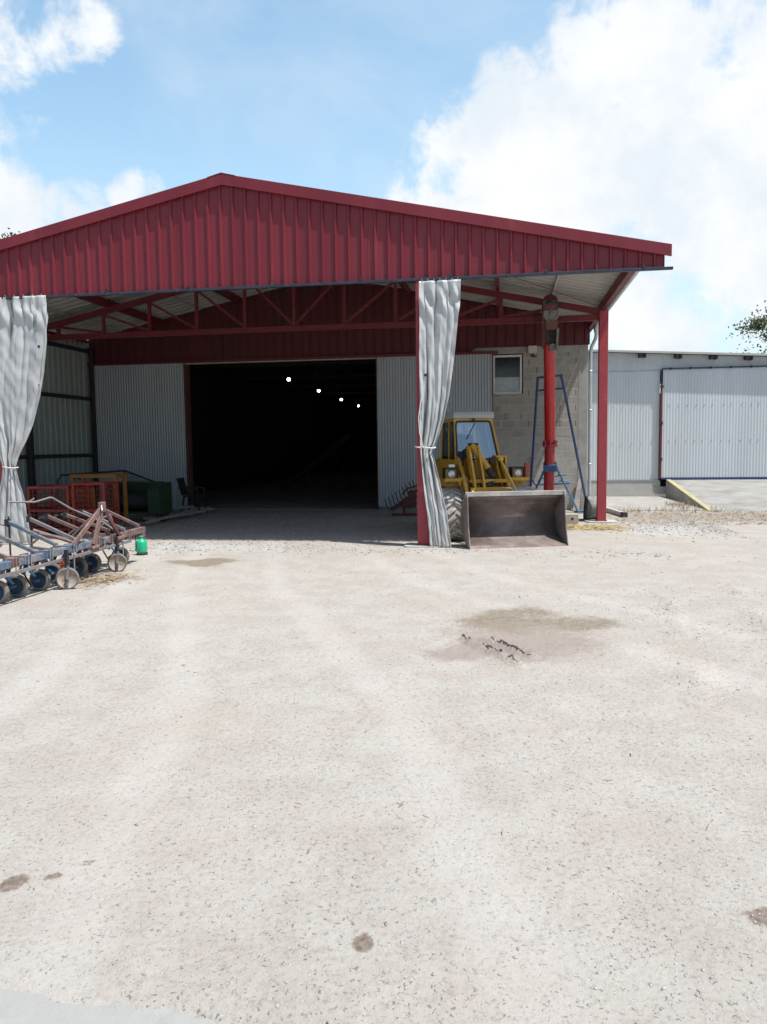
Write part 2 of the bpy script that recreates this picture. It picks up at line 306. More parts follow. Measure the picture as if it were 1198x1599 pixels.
# ------------------------------------------------------------------ mesh helpers
MW = {}
def V(*a): return Vector(a)
def frame(d, up=(0, 0, 1)):
    d = Vector(d).normalized(); up = Vector(up)
    if abs(d.dot(up.normalized())) > .98: up = Vector((1, 0, 0)) if abs(d.x) < .9 else Vector((0, 1, 0))
    s = d.cross(up).normalized(); u = s.cross(d).normalized(); return s, u
class MB:
    def __init__(s): s.v = []; s.f = []; s.m = []; s.sm = []
    def add(s, vs, fs, m=0, sm=False):
        o = len(s.v); s.v += [tuple(x) for x in vs]
        for f in fs: s.f.append(tuple(i+o for i in f)); s.m.append(m); s.sm.append(sm)
        return s
    def box(s, x0, x1, y0, y1, z0, z1, m=0):
        vs = [(x, y, z) for z in (z0, z1) for y in (y0, y1) for x in (x0, x1)]
        return s.add(vs, [(0, 2, 3, 1), (4, 5, 7, 6), (0, 1, 5, 4), (2, 6, 7, 3), (0, 4, 6, 2), (1, 3, 7, 5)], m)
    def bar(s, p, q, w, h, up=(0, 0, 1), m=0, w2=None, h2=None):
        p = Vector(p); q = Vector(q); a, u = frame(q-p, up); vs = []
        for c, ww, hh in ((p, w, h), (q, w2 or w, h2 or h)):
            vs += [c-a*ww/2-u*hh/2, c+a*ww/2-u*hh/2, c+a*ww/2+u*hh/2, c-a*ww/2+u*hh/2]
        return s.add(vs, [(3, 2, 1, 0), (4, 5, 6, 7), (0, 1, 5, 4), (1, 2, 6, 5), (2, 3, 7, 6), (3, 0, 4, 7)], m)
    def tube(s, pts, r, n=10, m=0, cap=True, r2=None):
        pts = [Vector(p) for p in pts]; k = len(pts); rings = []
        u = None
        for i, p in enumerate(pts):
            d = (pts[min(i+1, k-1)]-pts[max(i-1, 0)]).normalized()
            if u is None: a, u = frame(d)
            else:
                u = (u-d*u.dot(d)).normalized()
            a = d.cross(u)
            rr = r if r2 is None else r+(r2-r)*i/(k-1)
            rings.append([p+(a*math.cos(2*math.pi*j/n)+u*math.sin(2*math.pi*j/n))*rr for j in range(n)])
        vs = [v for g in rings for v in g]; fs = []
        for i in range(k-1):
            for j in range(n):
                j2 = (j+1) % n; fs.append((i*n+j, i*n+j2, (i+1)*n+j2, (i+1)*n+j))
        s.add(vs, fs, m, True)
        if cap: s.add(rings[0], [tuple(range(n))[::-1]], m); s.add(rings[-1], [tuple(range(n))], m)
        return s
    def lathe(s, c, ax, prof, n=24, m=0, sm=True):
        c = Vector(c); ax = Vector(ax).normalized(); a, u = frame(ax); vs = []
        for r, t in prof:
            for j in range(n):
                th = 2*math.pi*j/n; vs.append(c+ax*t+(a*math.cos(th)+u*math.sin(th))*r)
        fs = []
        for i in range(len(prof)-1):
            for j in range(n):
                j2 = (j+1) % n; fs.append((i*n+j, (i+1)*n+j, (i+1)*n+j2, i*n+j2))
        return s.add(vs, fs, m, sm)
    def prism(s, poly, f0, f1, m=0):
        """poly: 2D points; f0/f1 map (u,v) to the two faces"""
        n = len(poly); vs = [f0(*p) for p in poly]+[f1(*p) for p in poly]
        fs = [tuple(range(n)), tuple(range(2*n-1, n-1, -1))]+[(i, n+i, n+(i+1) % n, (i+1) % n) for i in range(n)]
        return s.add(vs, fs, m)
    def grid(s, P, m=0, sm=True):
        a = len(P); b = len(P[0])
        return s.add([p for r in P for p in r], [(i*b+j, i*b+j+1, (i+1)*b+j+1, (i+1)*b+j) for i in range(a-1) for j in range(b-1)], m, sm)
    def build(s, name, mats, parent=None, solid=0, bevel=0, world=True, fix=True, offset=0):
        me = bpy.data.meshes.new(name); vs = np.array([tuple(v) for v in s.v], float)
        pm = MW[parent.name] if parent is not None else Matrix.Identity(4)
        if world and parent is not None:
            inv = np.array(pm.inverted()); vs = vs@inv[:3, :3].T+inv[:3, 3]
        lo, hi = vs.min(0), vs.max(0); c = (lo+hi)/2
        if parent is None: c[2] = lo[2]
        vs = vs-c
        me.from_pydata(vs.tolist(), [], s.f); me.polygons.foreach_set('material_index', s.m); me.polygons.foreach_set('use_smooth', s.sm)
        if not isinstance(mats, (list, tuple)): mats = [mats]
        for q in mats: me.materials.append(M[q] if isinstance(q, str) else q)
        me.update()
        if fix:
            import bmesh
            bm = bmesh.new(); bm.from_mesh(me); bmesh.ops.recalc_face_normals(bm, faces=bm.faces); bm.to_mesh(me); bm.free()
        o = bpy.data.objects.new(name, me); C.objects.link(o); o.parent = parent; o.location = Vector(c)
        MW[o.name] = pm@Matrix.Translation(Vector(c))
        if solid: d = o.modifiers.new('s', 'SOLIDIFY'); d.thickness = solid; d.offset = offset
        if bevel: d = o.modifiers.new('b', 'BEVEL'); d.width = bevel; d.segments = 2; d.limit_method = 'ANGLE'; d.angle_limit = R(40)
        return o
def tag(o, label=None, cat=None, group=None, kind=None):
    if label: o['label'] = label
    if cat: o['category'] = cat
    if group: o['group'] = group
    if kind: o['kind'] = kind
    return o
def thing(name, loc, label, cat, rz=0, group=None):
    o = bpy.data.objects.new(name, None); C.objects.link(o); o.location = loc; o.rotation_euler = (0, 0, rz); o.empty_display_size = .2
    MW[o.name] = Matrix.Translation(Vector(loc))@Matrix.Rotation(rz, 4, 'Z')
    return tag(o, label, cat, group)
def copy_tree(o, parent=None):
    c = o.copy(); C.objects.link(c)
    if parent is not None: c.parent = parent
    for ch in list(o.children): copy_tree(ch, c)
    return c
def ribs(u0, u1, period, prof, phase=0):
    """prof: [(fraction*period offset, height)] for one rib; gives break points of a folded sheet"""
    out = []; k = math.floor((u0-phase)/period)-1
    while phase+k*period < u1+period:
        for du, h in prof: out.append((phase+k*period+du, h))
        k += 1
    out = [p for p in out if u0 < p[0] < u1]
    return [(u0, 0.)]+out+[(u1, 0.)]
def sheet(mb, brk, f_lo, f_hi, m=0, sm=False):
    P = [[f_lo(u, h), f_hi(u, h)] for u, h in brk]
    return mb.grid(P, m, sm)
def corrug(u0, u1, period=.076, amp=.007, k=6):
    n = int((u1-u0)/period*k); return [(u0+(u1-u0)*i/n, amp*math.sin(2*math.pi*i/k)) for i in range(n+1)]
TRAP = [(0, 0), (.018, .035), (.043, .035), (.062, 0)]

# ------------------------------------------------------------------ ground
def vnoise(X, Y, s, seed):
    rs = np.random.RandomState(seed); g = rs.rand(256, 256)
    x = X*s+500.3; y = Y*s+500.7; xi = np.floor(x).astype(int); yi = np.floor(y).astype(int); fx = x-xi; fy = y-yi
    fx = fx*fx*(3-2*fx); fy = fy*fy*(3-2*fy); xi %= 256; yi %= 256; x1 = (xi+1) % 256; y1 = (yi+1) % 256
    return (g[yi, xi]*(1-fx)+g[yi, x1]*fx)*(1-fy)+(g[y1, xi]*(1-fx)+g[y1, x1]*fx)*fy
def ell(X, Y, cx, cy, rx, ry, ang=0):
    c, s = math.cos(ang), math.sin(ang); a = (X-cx)*c+(Y-cy)*s; b = -(X-cx)*s+(Y-cy)*c
    return np.clip(1.35-np.sqrt((a/rx)**2+(b/ry)**2), 0, 1)
def seg(X, Y, a, b):
    ax, ay = a; bx, by = b; dx, dy = bx-ax, by-ay; L = dx*dx+dy*dy
    t = np.clip(((X-ax)*dx+(Y-ay)*dy)/L, 0, 1); return np.hypot(X-ax-t*dx, Y-ay-t*dy), t*math.sqrt(L)
def height(X, Y):
    win = np.clip((14-Y)/2, 0, 1)*np.clip((Y-1.2)/.8, 0, 1)*np.clip((9-abs(X))/2, 0, 1)
    h = (vnoise(X, Y, .5, 1)-.5)*.03+(vnoise(X, Y, 1.7, 2)-.5)*.014+(vnoise(X, Y, 6, 3)-.5)*.007+(vnoise(X, Y, 17, 4)-.5)*.005
    # two ruts squeezed up beside the damp patch
    wob = (vnoise(X, Y, 14, 9)-.5)*.05
    for a, b, hh in (((-.38, 6.98), (.13, 6.15), .045), ((-.18, 7.02), (.22, 6.42), .035)):
        d, _ = seg(X+wob, Y+wob, a, b); h = h+np.exp(-(d/.028)**2)*hh*(.4+vnoise(X, Y, 22, 12)*1.1)-np.exp(-((d-.08)/.05)**2)*.008
    # chevron marks left by tractor tyres on the right
    for (x0, y0, x1, y1) in ((1.9, 9.6, 1.35, 5.4), (2.75, 9.9, 2.05, 4.6)):
        d, t = seg(X, Y, (x0, y0), (x1, y1)); ch = np.clip(np.sin((t+d*.9)*2*math.pi/.16)*1.6, -1, 1)
        h = h+ch*.012*np.clip(1-(d/.24)**4, 0, 1)*(vnoise(X, Y, 2.3, 14) > .42)
    ra, rb = gnd(0, 1543), gnd(480, 1602); rd = (rb-ra).normalized(); dn = -((X-ra.x)*rd.y-(Y-ra.y)*rd.x)*-1
    dn = (X-ra.x)*rd.y-(Y-ra.y)*rd.x      # metres past the road edge, towards the camera
    dn = dn+(vnoise(X, Y, 9, 21)-.5)*.05+(vnoise(X, Y, 30, 22)-.5)*.03
    h = np.where(Y < 3.2, h*np.clip((Y-1.6)/1.2+.35, .35, 1), h)-np.clip((dn+.03)/.10, 0, 1)*.035*(Y < 4)
    h = h-ell(X, Y, .25, 7.5, .9, .8)*.012-ell(X, Y, -4.63, 11.3, .6, .35)*.01
    return h*win+(-np.clip((dn+.03)/.10, 0, 1)*.035*(Y < 4))*(1-win)
def build_ground():
    xs = np.concatenate([-np.geomspace(220, 9.3, 26), np.arange(-9, 7.01, .034), np.geomspace(7.3, 220, 26)])
    ys = np.concatenate([[-60, -20, -6, -1, 0.6], np.arange(1.2, 14.2, .034), np.geomspace(14.5, 34, 50), np.geomspace(36, 320, 16)])
    X, Y = np.meshgrid(xs, ys); Z = height(X, Y); ny, nx = X.shape
    v = np.stack([X, Y, Z], -1).reshape(-1, 3); idx = np.arange(nx*ny).reshape(ny, nx)
    f = np.stack([idx[:-1, :-1], idx[:-1, 1:], idx[1:, 1:], idx[1:, :-1]], -1).reshape(-1, 4)
    me = bpy.data.meshes.new('ground'); me.vertices.add(len(v)); me.vertices.foreach_set('co', v.ravel())
    me.loops.add(f.size); me.loops.foreach_set('vertex_index', f.ravel().astype(np.int32)); me.polygons.add(len(f))
    me.polygons.foreach_set('loop_start', np.arange(0, f.size, 4, dtype=np.int32)); me.polygons.foreach_set('loop_total', np.full(len(f), 4, np.int32))
    me.update(calc_edges=True); me.polygons.foreach_set('use_smooth', np.ones(len(f), bool))
    def att(n, a): q = me.attributes.new(n, 'FLOAT', 'POINT'); q.data.foreach_set('value', np.clip(a, 0, 1).ravel().astype(np.float32))
    Xw = X+(vnoise(X, Y, 2.1, 41)-.5)*.5; Yw = Y+(vnoise(X, Y, 2.7, 42)-.5)*.5
    damp = np.maximum(ell(Xw, Yw, .22, 7.72, .72, .55, -.02)*.95, ell(Xw, Yw, .80, 7.55, .38, .35)*.75)
    att('damp', np.maximum(damp, ell(Xw, Yw, -4.63, 11.33, .62, .42)*.8))
    att('pink', np.maximum(ell(Xw, Yw, .2, 7.0, .85, .95), ell(Xw, Yw, -.1, 6.6, .6, .6)))
    wet = np.zeros_like(X)
    for cx, cy, rx, ry, a in ((-1.965, 2.735, .055, .075, .1), (-1.83, 2.80, .045, .03, .6), (-1.74, 2.92, .03, .03, .6), (-.495, 2.55, .045, .065, .4), (.96, 2.90, .09, .08, 0), (-6.3, 8.1, .25, .1, .2)):
        wet = np.maximum(wet, ell(X, Y, cx, cy, rx, ry, a))
    att('wet', wet)
    lane = np.zeros_like(X)
    for pth in (((-5.9, 15), (-4.2, 9.5), (-2.2, 5), (-1.2, 1)), ((-4.6, 15), (-2.9, 9.5), (-.7, 5), (.5, 1)), ((-6.6, 15), (-5.0, 9.5), (-3.4, 5), (-3.2, 1)), ((-3.4, 15), (-1.2, 10), (1.6, 6), (4.5, 3)), ((-2.4, 15), (.1, 10), (3.1, 6), (6, 3.4))):
        d = np.minimum.reduce([seg(X, Y, pth[i], pth[i+1])[0] for i in range(3)]); lane = np.maximum(lane, np.clip(1.15-d/.30, 0, 1)*(.55+.45*vnoise(X, Y, .8, 31)))
    att('lane', lane)
    att('white', np.maximum(ell(X, Y, 3.0, 16.2, 1.1, 1.6, .2), ell(X, Y, -5.2, 12.9, 2.4, .8)*.75))
    att('debris', np.maximum(ell(X, Y, 5.2, 19.0, 4.5, 1.6)*.85, np.maximum(ell(X, Y, 1.7, 16.4, .9, .5), ell(X, Y, -5.3, 9.7, .5, .6)*.8)))
    att('shed', (X > -11.8).astype(float)*np.clip((Y-13.5)/2, 0, 1)*np.clip((1.0-X)/1.6, 0, 1))  # extent of the darker ground colour standing in for canopy shade
    me.materials.append(M['ground']); o = bpy.data.objects.new('ground', me); C.objects.link(o); tag(o, kind='structure')
build_ground()

def pebbles(name, pts, sizes, mat, flat=.6, seed=1):
    rs = np.random.RandomState(seed); n = len(pts)
    base = np.array([(1, 0, 0), (0, 1, 0), (-1, 0, 0), (0, -1, 0), (0, 0, 1), (0, 0, -1), (.6, .6, .6), (-.6, .6, .6), (-.6, -.6, .6), (.6, -.6, .6)], float)
    fc = np.array([(0, 1, 6), (1, 4, 6), (4, 0, 6), (1, 2, 7), (2, 4, 7), (4, 1, 7), (2, 3, 8), (3, 4, 8), (4, 2, 8), (3, 0, 9), (0, 4, 9), (4, 3, 9), (1, 0, 5), (2, 1, 5), (3, 2, 5), (0, 3, 5)])
    jit = 1+(rs.rand(n, 10, 1)-.5)*.6; th = rs.rand(n)*6.28; sx = sizes*(.8+rs.rand(n)*.9); sy = sizes*(.6+rs.rand(n)*.5); sz = sizes*flat*(.6+rs.rand(n)*.6)
    b = base[None]*jit*np.stack([sx, sy, sz], -1)[:, None]; c, s = np.cos(th)[:, None], np.sin(th)[:, None]
    x = b[..., 0]*c-b[..., 1]*s; y = b[..., 0]*s+b[..., 1]*c
    v = (np.stack([x, y, b[..., 2]], -1)+pts[:, None]).reshape(-1, 3); f = (fc[None]+np.arange(n)[:, None, None]*10).reshape(-1, 3)
    me = bpy.data.meshes.new(name); me.from_pydata(v.tolist(), [], f.tolist()); me.materials.append(M[mat]); me.polygons.foreach_set('use_smooth', np.ones(len(f), bool))
    o = bpy.data.objects.new(name, me); C.objects.link(o); return o
def scatter(n, seed):
    rs = np.random.RandomState(seed); d = 1.9*np.exp(rs.rand(n)*math.log(13./1.9)); a = rs.uniform(-.62, .42, n)
    x = d*np.sin(a); y = d*np.cos(a); ok = (y > 1.7) & (y < 13.2) & (vnoise(x, y, 1.1, 77) > rs.rand(n)*.75); x, y = x[ok], y[ok]; d = d[ok]
    return x, y, d, rs
x, y, d, rs = scatter(15000, 5)
s = (.0010+rs.rand(len(x))**8*.0075)*(.5+d/7)
ok = (height(x, y) > -1); pebbles('gravel', np.stack([x, y, height(x, y)+s*.0], -1), s, 'pebble', seed=3)['kind'] = 'stuff'

M['mud'] = pbr('mud', (.25, .21, .185), .95, var=.25, vscale=20)
def clods():
    rs = np.random.RandomState(9); xs, ys = [], []
    for (x0, y0, x1, y1, wd, n) in ((1.9, 9.6, 1.35, 5.4, .28, 900), (2.75, 9.9, 2.05, 4.6, .3, 900), (.7, 9.2, 1.9, 7.2, .5, 300), (.6, 5.6, 1.5, 4.0, .4, 500), (-1.5, 12.9, 1.6, 12.6, .5, 350), (.6, 2.4, 1.1, 4.2, .25, 350), (-1.7, 2.3, .4, 2.25, .06, 500)):
        t = rs.rand(n); xx = x0+(x1-x0)*t+rs.randn(n)*wd*.5; yy = y0+(y1-y0)*t+rs.randn(n)*wd*.5; k = vnoise(xx, yy, 3, 55) > .45
        xs.append(xx[k]); ys.append(yy[k])
    x = np.concatenate(xs); y = np.concatenate(ys); s = .0025+rs.rand(len(x))**4*.008; s = s*np.clip(y/7, .45, 1.2)
    pebbles('clods', np.stack([x, y, height(x, y)], -1), s, 'pebble', .7, 8)['kind'] = 'stuff'
clods()
def loose(name, zones, seed, smin, smax):
    rs = np.random.RandomState(seed); xs, ys = [], []
    for x0, x1, y0, y1, n in zones:
        xx = rs.uniform(x0, x1, n); yy = y0+(y1-y0)*(.5+.5*np.clip(rs.randn(n)*.45, -1.3, 1.3)); k = vnoise(xx, yy, 1.4, 61) > rs.rand(n)*.8; xs.append(xx[k]); ys.append(yy[k])
    x = np.concatenate(xs); y = np.concatenate(ys); s = smin+rs.rand(len(x))**4*smax
    pebbles(name, np.stack([x, y, height(x, y)], -1), s, 'pebble', .7, seed)['kind'] = 'stuff'
loose('gravel', ((-6.8, -2.2, 12.2, 13.9, 3800), (2.0, 4.4, 14.8, 18.6, 4200), (-8.6, -1.8, 14.0, 19.5, 5200), (2.3, 8.5, 18.6, 20.6, 2500), (-2.5, 2.5, 12.0, 13.2, 900)), 21, .005, .022)
def ridge(a, b, wd, hh, seed):
    n = 70; a = V(*a, 0); b = V(*b, 0); d = (b-a)/n; sd = Vector((-d.y, d.x, 0)).normalized(); rr = random.Random(seed); P = []; off = 0
    for i in range(n+1):
        off = off*.9+rr.uniform(-.002, .002); c = a+d*i+sd*off; z0 = float(height(np.array([c.x]), np.array([c.y]))[0]); k = math.sin(math.pi*min(1, i/n*1.02))**.5*rr.uniform(.65, 1.1)
        P.append([c-sd*wd*rr.uniform(.6, 1.3)+V(0, 0, z0-.008), c-sd*wd*.35+V(0, 0, z0+hh*k*.8), c+sd*rr.uniform(-.006, .006)+V(0, 0, z0+hh*k), c+sd*wd*.5+V(0, 0, z0+hh*k*.5), c+sd*wd*rr.uniform(.8, 1.3)+V(0, 0, z0-.008)])
    mb = MB(); mb.grid(P, sm=False); mb.build('mud_ridge', 'mud', fix=False)['kind'] = 'structure'
def strip():  # concrete roadway slab at the photographer's feet
    a, b = gnd(0, 1543), gnd(480, 1602); d = (b-a).normalized(); nrm = Vector((d.y, -d.x, 0))
    mb = MB(); P = []
    N = 90
    for i in range(N+1):
        t = -6+14*i/N; e = a+d*t+nrm*(rnd.uniform(-.012, .012)); P.append([e-nrm*.05+V(0, 0, -.006), e+nrm*4+V(0, 0, .0)])
    mb.grid(P); lo = [[p[0]-V(0, 0, .1), p[0]] for p in P]; mb.grid(lo)
    tag(mb.build('road', 'conc_pale', fix=True), kind='structure')
M['conc_pale'] = pbr('conc_pale', (.325, .325, .315), .9, var=.08, vscale=2, bump=.003, bscale=60, dirt=(.26, .26, .25), dscale=5, damt=(.5, .8))
strip()
ridge((-.40, 7.02), (.14, 6.14), .008, .012, 1); ridge((-.16, 7.0), (.22, 6.38), .007, .012, 2)
mb = MB(); mb.box(2.25, 5.02, 20.75, 25.9, -.1, .018); tag(mb.build('concrete_apron', 'conc', bevel=.008), kind='structure')
mb = MB(); mb.box(-11.7, 2.0, 20.95, 57.9, -.1, .02); tag(mb.build('shed_floor', 'interior_floor'), kind='structure')

# ------------------------------------------------------------------ canopy shed
Yf, Yt, Yb = 13.26, 17.73, 20.89
XR, ZR, SL = -4.82, 6.33, .21
def zroof(x, off=0.): return ZR+off-SL*abs(x-XR)
XE, XW = 2.24, -11.88
shed = thing('open_shed', (XR, 17, 0), 'open-fronted steel shed with dark red ribbed gable, red posts and trusses, and white roof underside', 'shed')
for sgn, x1 in ((1, XE), (-1, XW)):
    for k, (top, mat) in enumerate((((0.0), 'white_under'), ((.012), 'red_sheet'))):
        pass
    mb = MB()
    brk = ribs(Yf+.02, Yb+.32, .30, [(0, 0), (.008, .012), (.045, .012), (.053, 0), (.07, 0), (.09, .045), (.125, .045), (.145, 0)])
    fine = []
    for i, (u, h) in enumerate(brk): fine.append((u, h))
    lo = lambda u, h, o=0.: V(XR+sgn*.005, u, zroof(XR)+h+o); hi = lambda u, h, o=0.: V(x1, u, zroof(x1)+h+o)
    sheet(mb, fine, lambda u, h: lo(u, h), lambda u, h: hi(u, h), 0)
    sheet(mb, fine, lambda u, h: lo(u, h, .02), lambda u, h: hi(u, h, .02), 1)
    mb.build('roof', ['white_under', 'red_sheet'], shed, fix=False)
# front gable
XG0, XG1, ZB = -12.15, 2.5, 4.53
mb = MB(); sheet(mb, ribs(XG0, XG1, .226, TRAP, .06), lambda u, h: V(u, Yf-h, ZB), lambda u, h: V(u, Yf-h, zroof(u, .03)))
g = mb.build('gable_panel', 'red_sheet', shed, solid=.003)
mb = MB()
for i in range(64):
    u = XG0+.06+.226*i+.14
    if u > XG1-.1: break
    for z in (ZB+.05, ZB+.62, ZB+1.25):
        if z < zroof(u)-.15: mb.box(u-.006, u+.006, Yf-.012, Yf-.002, z-.006, z+.006)
mb.build('screws', 'dark_rail', g)['kind'] = 'stuff'
for k in range(3, 64, 5):
    u = XG0+.06+.226*k+.072
    if u < XG1-.1: mb = MB(); mb.box(u, u+.012, Yf-.006, Yf-.002, ZB+.002, zroof(u)-.02); mb.build('overlap_seam', 'red_sheet', g)
# side return of the gable at the right
mb = MB(); mb.box(XG1-.004, XG1+.004, Yf-.02, Yf+.12, ZB, zroof(XG1, .0)); mb.build('corner_trim', 'red_sheet', shed)
for sgn, x1 in ((1, 2.60), (-1, -12.25)):
    mb = MB(); p = V(XR, Yf-.085, 0); x0 = XR
    za, zb = zroof(x0, .10), zroof(x1, .10)
    mb.prism([(x0, za), (x1, zb), (x1, zb-.185), (x0, za-.185)], lambda u, v: V(u, Yf-.085, v), lambda u, v: V(u, Yf-.073, v))
    mb.prism([(x0, za), (x1, zb), (x1, zb-.012), (x0, za-.012)], lambda u, v: V(u, Yf-.0728, v), lambda u, v: V(u, Yf+.2, v))
    mb.prism([(x0, za-.185), (x1, zb-.185), (x1, zb-.175), (x0, za-.175)], lambda u, v: V(u, Yf-.0728, v), lambda u, v: V(u, Yf-.045, v))
    mb.build('rake_trim', 'red_sheet', shed, bevel=.004)
mb = MB(); mb.prism([(XR-.25, zroof(XR-.25, .105)), (XR, zroof(XR, .115)), (XR+.25, zroof(XR+.25, .105)), (XR+.25, zroof(XR+.25, .098)), (XR, zroof(XR, .102)), (XR-.25, zroof(XR-.25, .098))], lambda u, v: V(u, Yf-.09, v), lambda u, v: V(u, Yb, v)); mb.build('ridge_cap', 'red_sheet', shed)
# rail the curtains run in
mb = MB(); mb.box(-12.15, 2.62, Yf-.115, Yf-.05, ZB-.055, ZB-.012); mb.build('curtain_rail', 'dark_rail', shed, bevel=.004)
for i in range(10):
    xx = -11.6+i*1.53; mb = MB(); mb.box(xx-.02, xx+.02, Yf-.121, Yf-.045, ZB-.012, ZB+.02); mb.bar((xx, Yf-.11, ZB+.02), (xx+.03, Yf-.11, ZB+.05), .02, .012); mb.build('rail_bracket', 'dark_rail', shed)
# posts
def post(x, y, zt, w=.19, d=.2, foot=True, mat='red_post'):
    mb = MB(); mb.box(x-w/2, x+w/2, y-d/2, y+d/2, .0, zt); p = mb.build('post', mat, shed, bevel=.008)
    if foot:
        mb = MB(); mb.box(x-w/2-.02, x+w/2+.02, y-d/2-.02, y+d/2+.02, .03, .045); mb.build('base_plate', mat, p)
        q = MB(); n = 14; pl = [(x+(.34+rnd.uniform(-.03, .03))*math.copysign(abs(math.cos(a))**.4, math.cos(a)), y+(.26+rnd.uniform(-.02, .02))*math.copysign(abs(math.sin(a))**.4, math.sin(a))) for a in [2*math.pi*i/n+.1 for i in range(n)]]
        q.prism(pl, lambda u, v: V(u, v, -.05), lambda u, v: V(u, v, .028)); q.build('footing', 'conc_white', p)
    return p
post(-1.405, Yf+.11, zroof(-1.4, -.1)); post(-9.30, Yf+.11, zroof(-9.3, -.1))
post(2.10, Yt, 4.60, .19, .2); post(-11.62, Yt, 4.60, .12, .14, False, 'black_steel'); post(-11.6, Yb-.12, 4.6, .12, .12, False, 'black_steel')  # left truss post coloured black to stand in for red in shade
# main truss and a second, hidden one behind the gable
def truss(y, full=True):
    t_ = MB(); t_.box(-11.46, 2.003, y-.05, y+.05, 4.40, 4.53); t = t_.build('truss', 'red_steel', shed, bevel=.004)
    for sgn, xe in ((1, 2.19), (-1, -11.83)):
        mb = MB(); za, zb = zroof(XR, -.24), zroof(xe, -.24)
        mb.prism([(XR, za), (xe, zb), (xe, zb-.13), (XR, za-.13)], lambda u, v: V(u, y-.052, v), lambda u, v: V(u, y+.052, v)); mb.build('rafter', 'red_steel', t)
    for k in range(-5, 6):
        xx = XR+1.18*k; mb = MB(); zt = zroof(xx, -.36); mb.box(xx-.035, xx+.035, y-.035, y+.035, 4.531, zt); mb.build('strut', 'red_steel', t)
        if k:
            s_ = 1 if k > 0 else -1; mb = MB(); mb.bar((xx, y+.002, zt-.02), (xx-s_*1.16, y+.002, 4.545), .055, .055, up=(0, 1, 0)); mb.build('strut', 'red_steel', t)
truss(Yt); 
mb = MB(); mb.box(-11.9, 2.2, Yf+.03, Yf+.10, ZB+.02, ZB+.16); mb.box(XR-3, XR+3, Yf+.03, Yf+.08, ZB+.6, ZB+.68)
mb.build('gable_girt', 'red_steel', shed)
for k in range(-3, 4):
    xx = XR+2.32*k if abs(k) < 3 else (2.12 if k > 0 else -11.76)
    mb = MB(); zt = zroof(xx, -.03 if k else -.05); mb.box(xx-.04, xx+.04, Yf+.11, Yb-.12, zt-.19, zt); mb.build('purlin', 'red_steel', shed)
for xx in (XR-1.16, XR+1.16, XR+3.5, XR-3.5, XR+5.85, XR-5.85):
    mb = MB(); zt = zroof(xx, -.022); mb.box(xx-.02, xx+.02, Yf+.11, Yb-.12, zt-.05, zt); mb.build('lath', 'white_under', shed)
for a, b in (((XR+2.32, Yf+.4, 0), (2.0, Yt-.2, 0)), ((XR+2.32, Yt-.2, 0), (2.0, Yf+.4, 0)), ((XR-2.32, Yf+.4, 0), (-11.6, Yt-.2, 0)), ((XR-2.32, Yt-.2, 0), (-11.6, Yf+.4, 0))):
    a = V(*a); b = V(*b); a.z = zroof(a.x, -.24); b.z = zroof(b.x, -.24); mb = MB(); mb.tube([a, b], .006, 6); mb.build('brace_rod', 'red_steel', shed)
# left wall
XL = -11.72
mb = MB(); sheet(mb, ribs(Yf, Yb, .25, [(0, 0), (.02, .03), (.05, .03), (.07, 0)]), lambda u, h: V(XL-h, u, .05), lambda u, h: V(XL-h, u, 4.74)); wl = mb.build('side_wall', 'grey_clad', shed, solid=.003)
for z in (.25, 1.58, 3.17, 4.5):
    mb = MB(); mb.box(XL+.01, XL+.09, Yf+.05, Yb-.19, z-.05, z+.05); mb.build('girt', 'black_steel', wl)
# rear gable cladding over the block wall
ZG = 4.17
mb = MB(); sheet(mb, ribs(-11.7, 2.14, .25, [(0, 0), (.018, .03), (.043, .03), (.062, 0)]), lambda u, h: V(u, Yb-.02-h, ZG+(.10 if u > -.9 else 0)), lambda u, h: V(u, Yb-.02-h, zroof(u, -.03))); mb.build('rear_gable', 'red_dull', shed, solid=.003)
mb = MB(); mb.box(-11.7, -.2, Yb-.16, Yb-.06, ZG-.07, ZG-.005); mb.build('door_rail', 'red_steel', shed)
# gutter and down pipe on the right eave
mb = MB(); n = 8; P = []
for yy in (Yf+.05, Yb+.05):
    P.append([V(2.305+.062*math.cos(math.pi+math.pi*i/n), yy, 4.815+.062*math.sin(math.pi+math.pi*i/n)) for i in range(n+1)])
mb.grid(P); gt = mb.build('gutter', 'galv_pipe', shed, solid=.003)
mb = MB(); mb.lathe((2.29, Yb-.12, 4.66), (0, 0, -1), [(.085, -.11), (.08, 0), (.055, .1), (.045, .16)], 14); mb.tube([(2.29, Yb-.12, 4.52), (2.27, Yb-.12, 4.4), (2.19, Yb+.02, 4.22), (2.17, Yb+.06, 4.05), (2.17, Yb+.06, .12)], .045, 12)
for z in (1.2, 2.6, 3.6): mb.lathe((2.17, Yb+.06, z), (0, 0, 1), [(.046, -.02), (.054, -.02), (.054, .02), (.046, .02)], 12)
mb.build('downpipe', 'galv_pipe', shed)

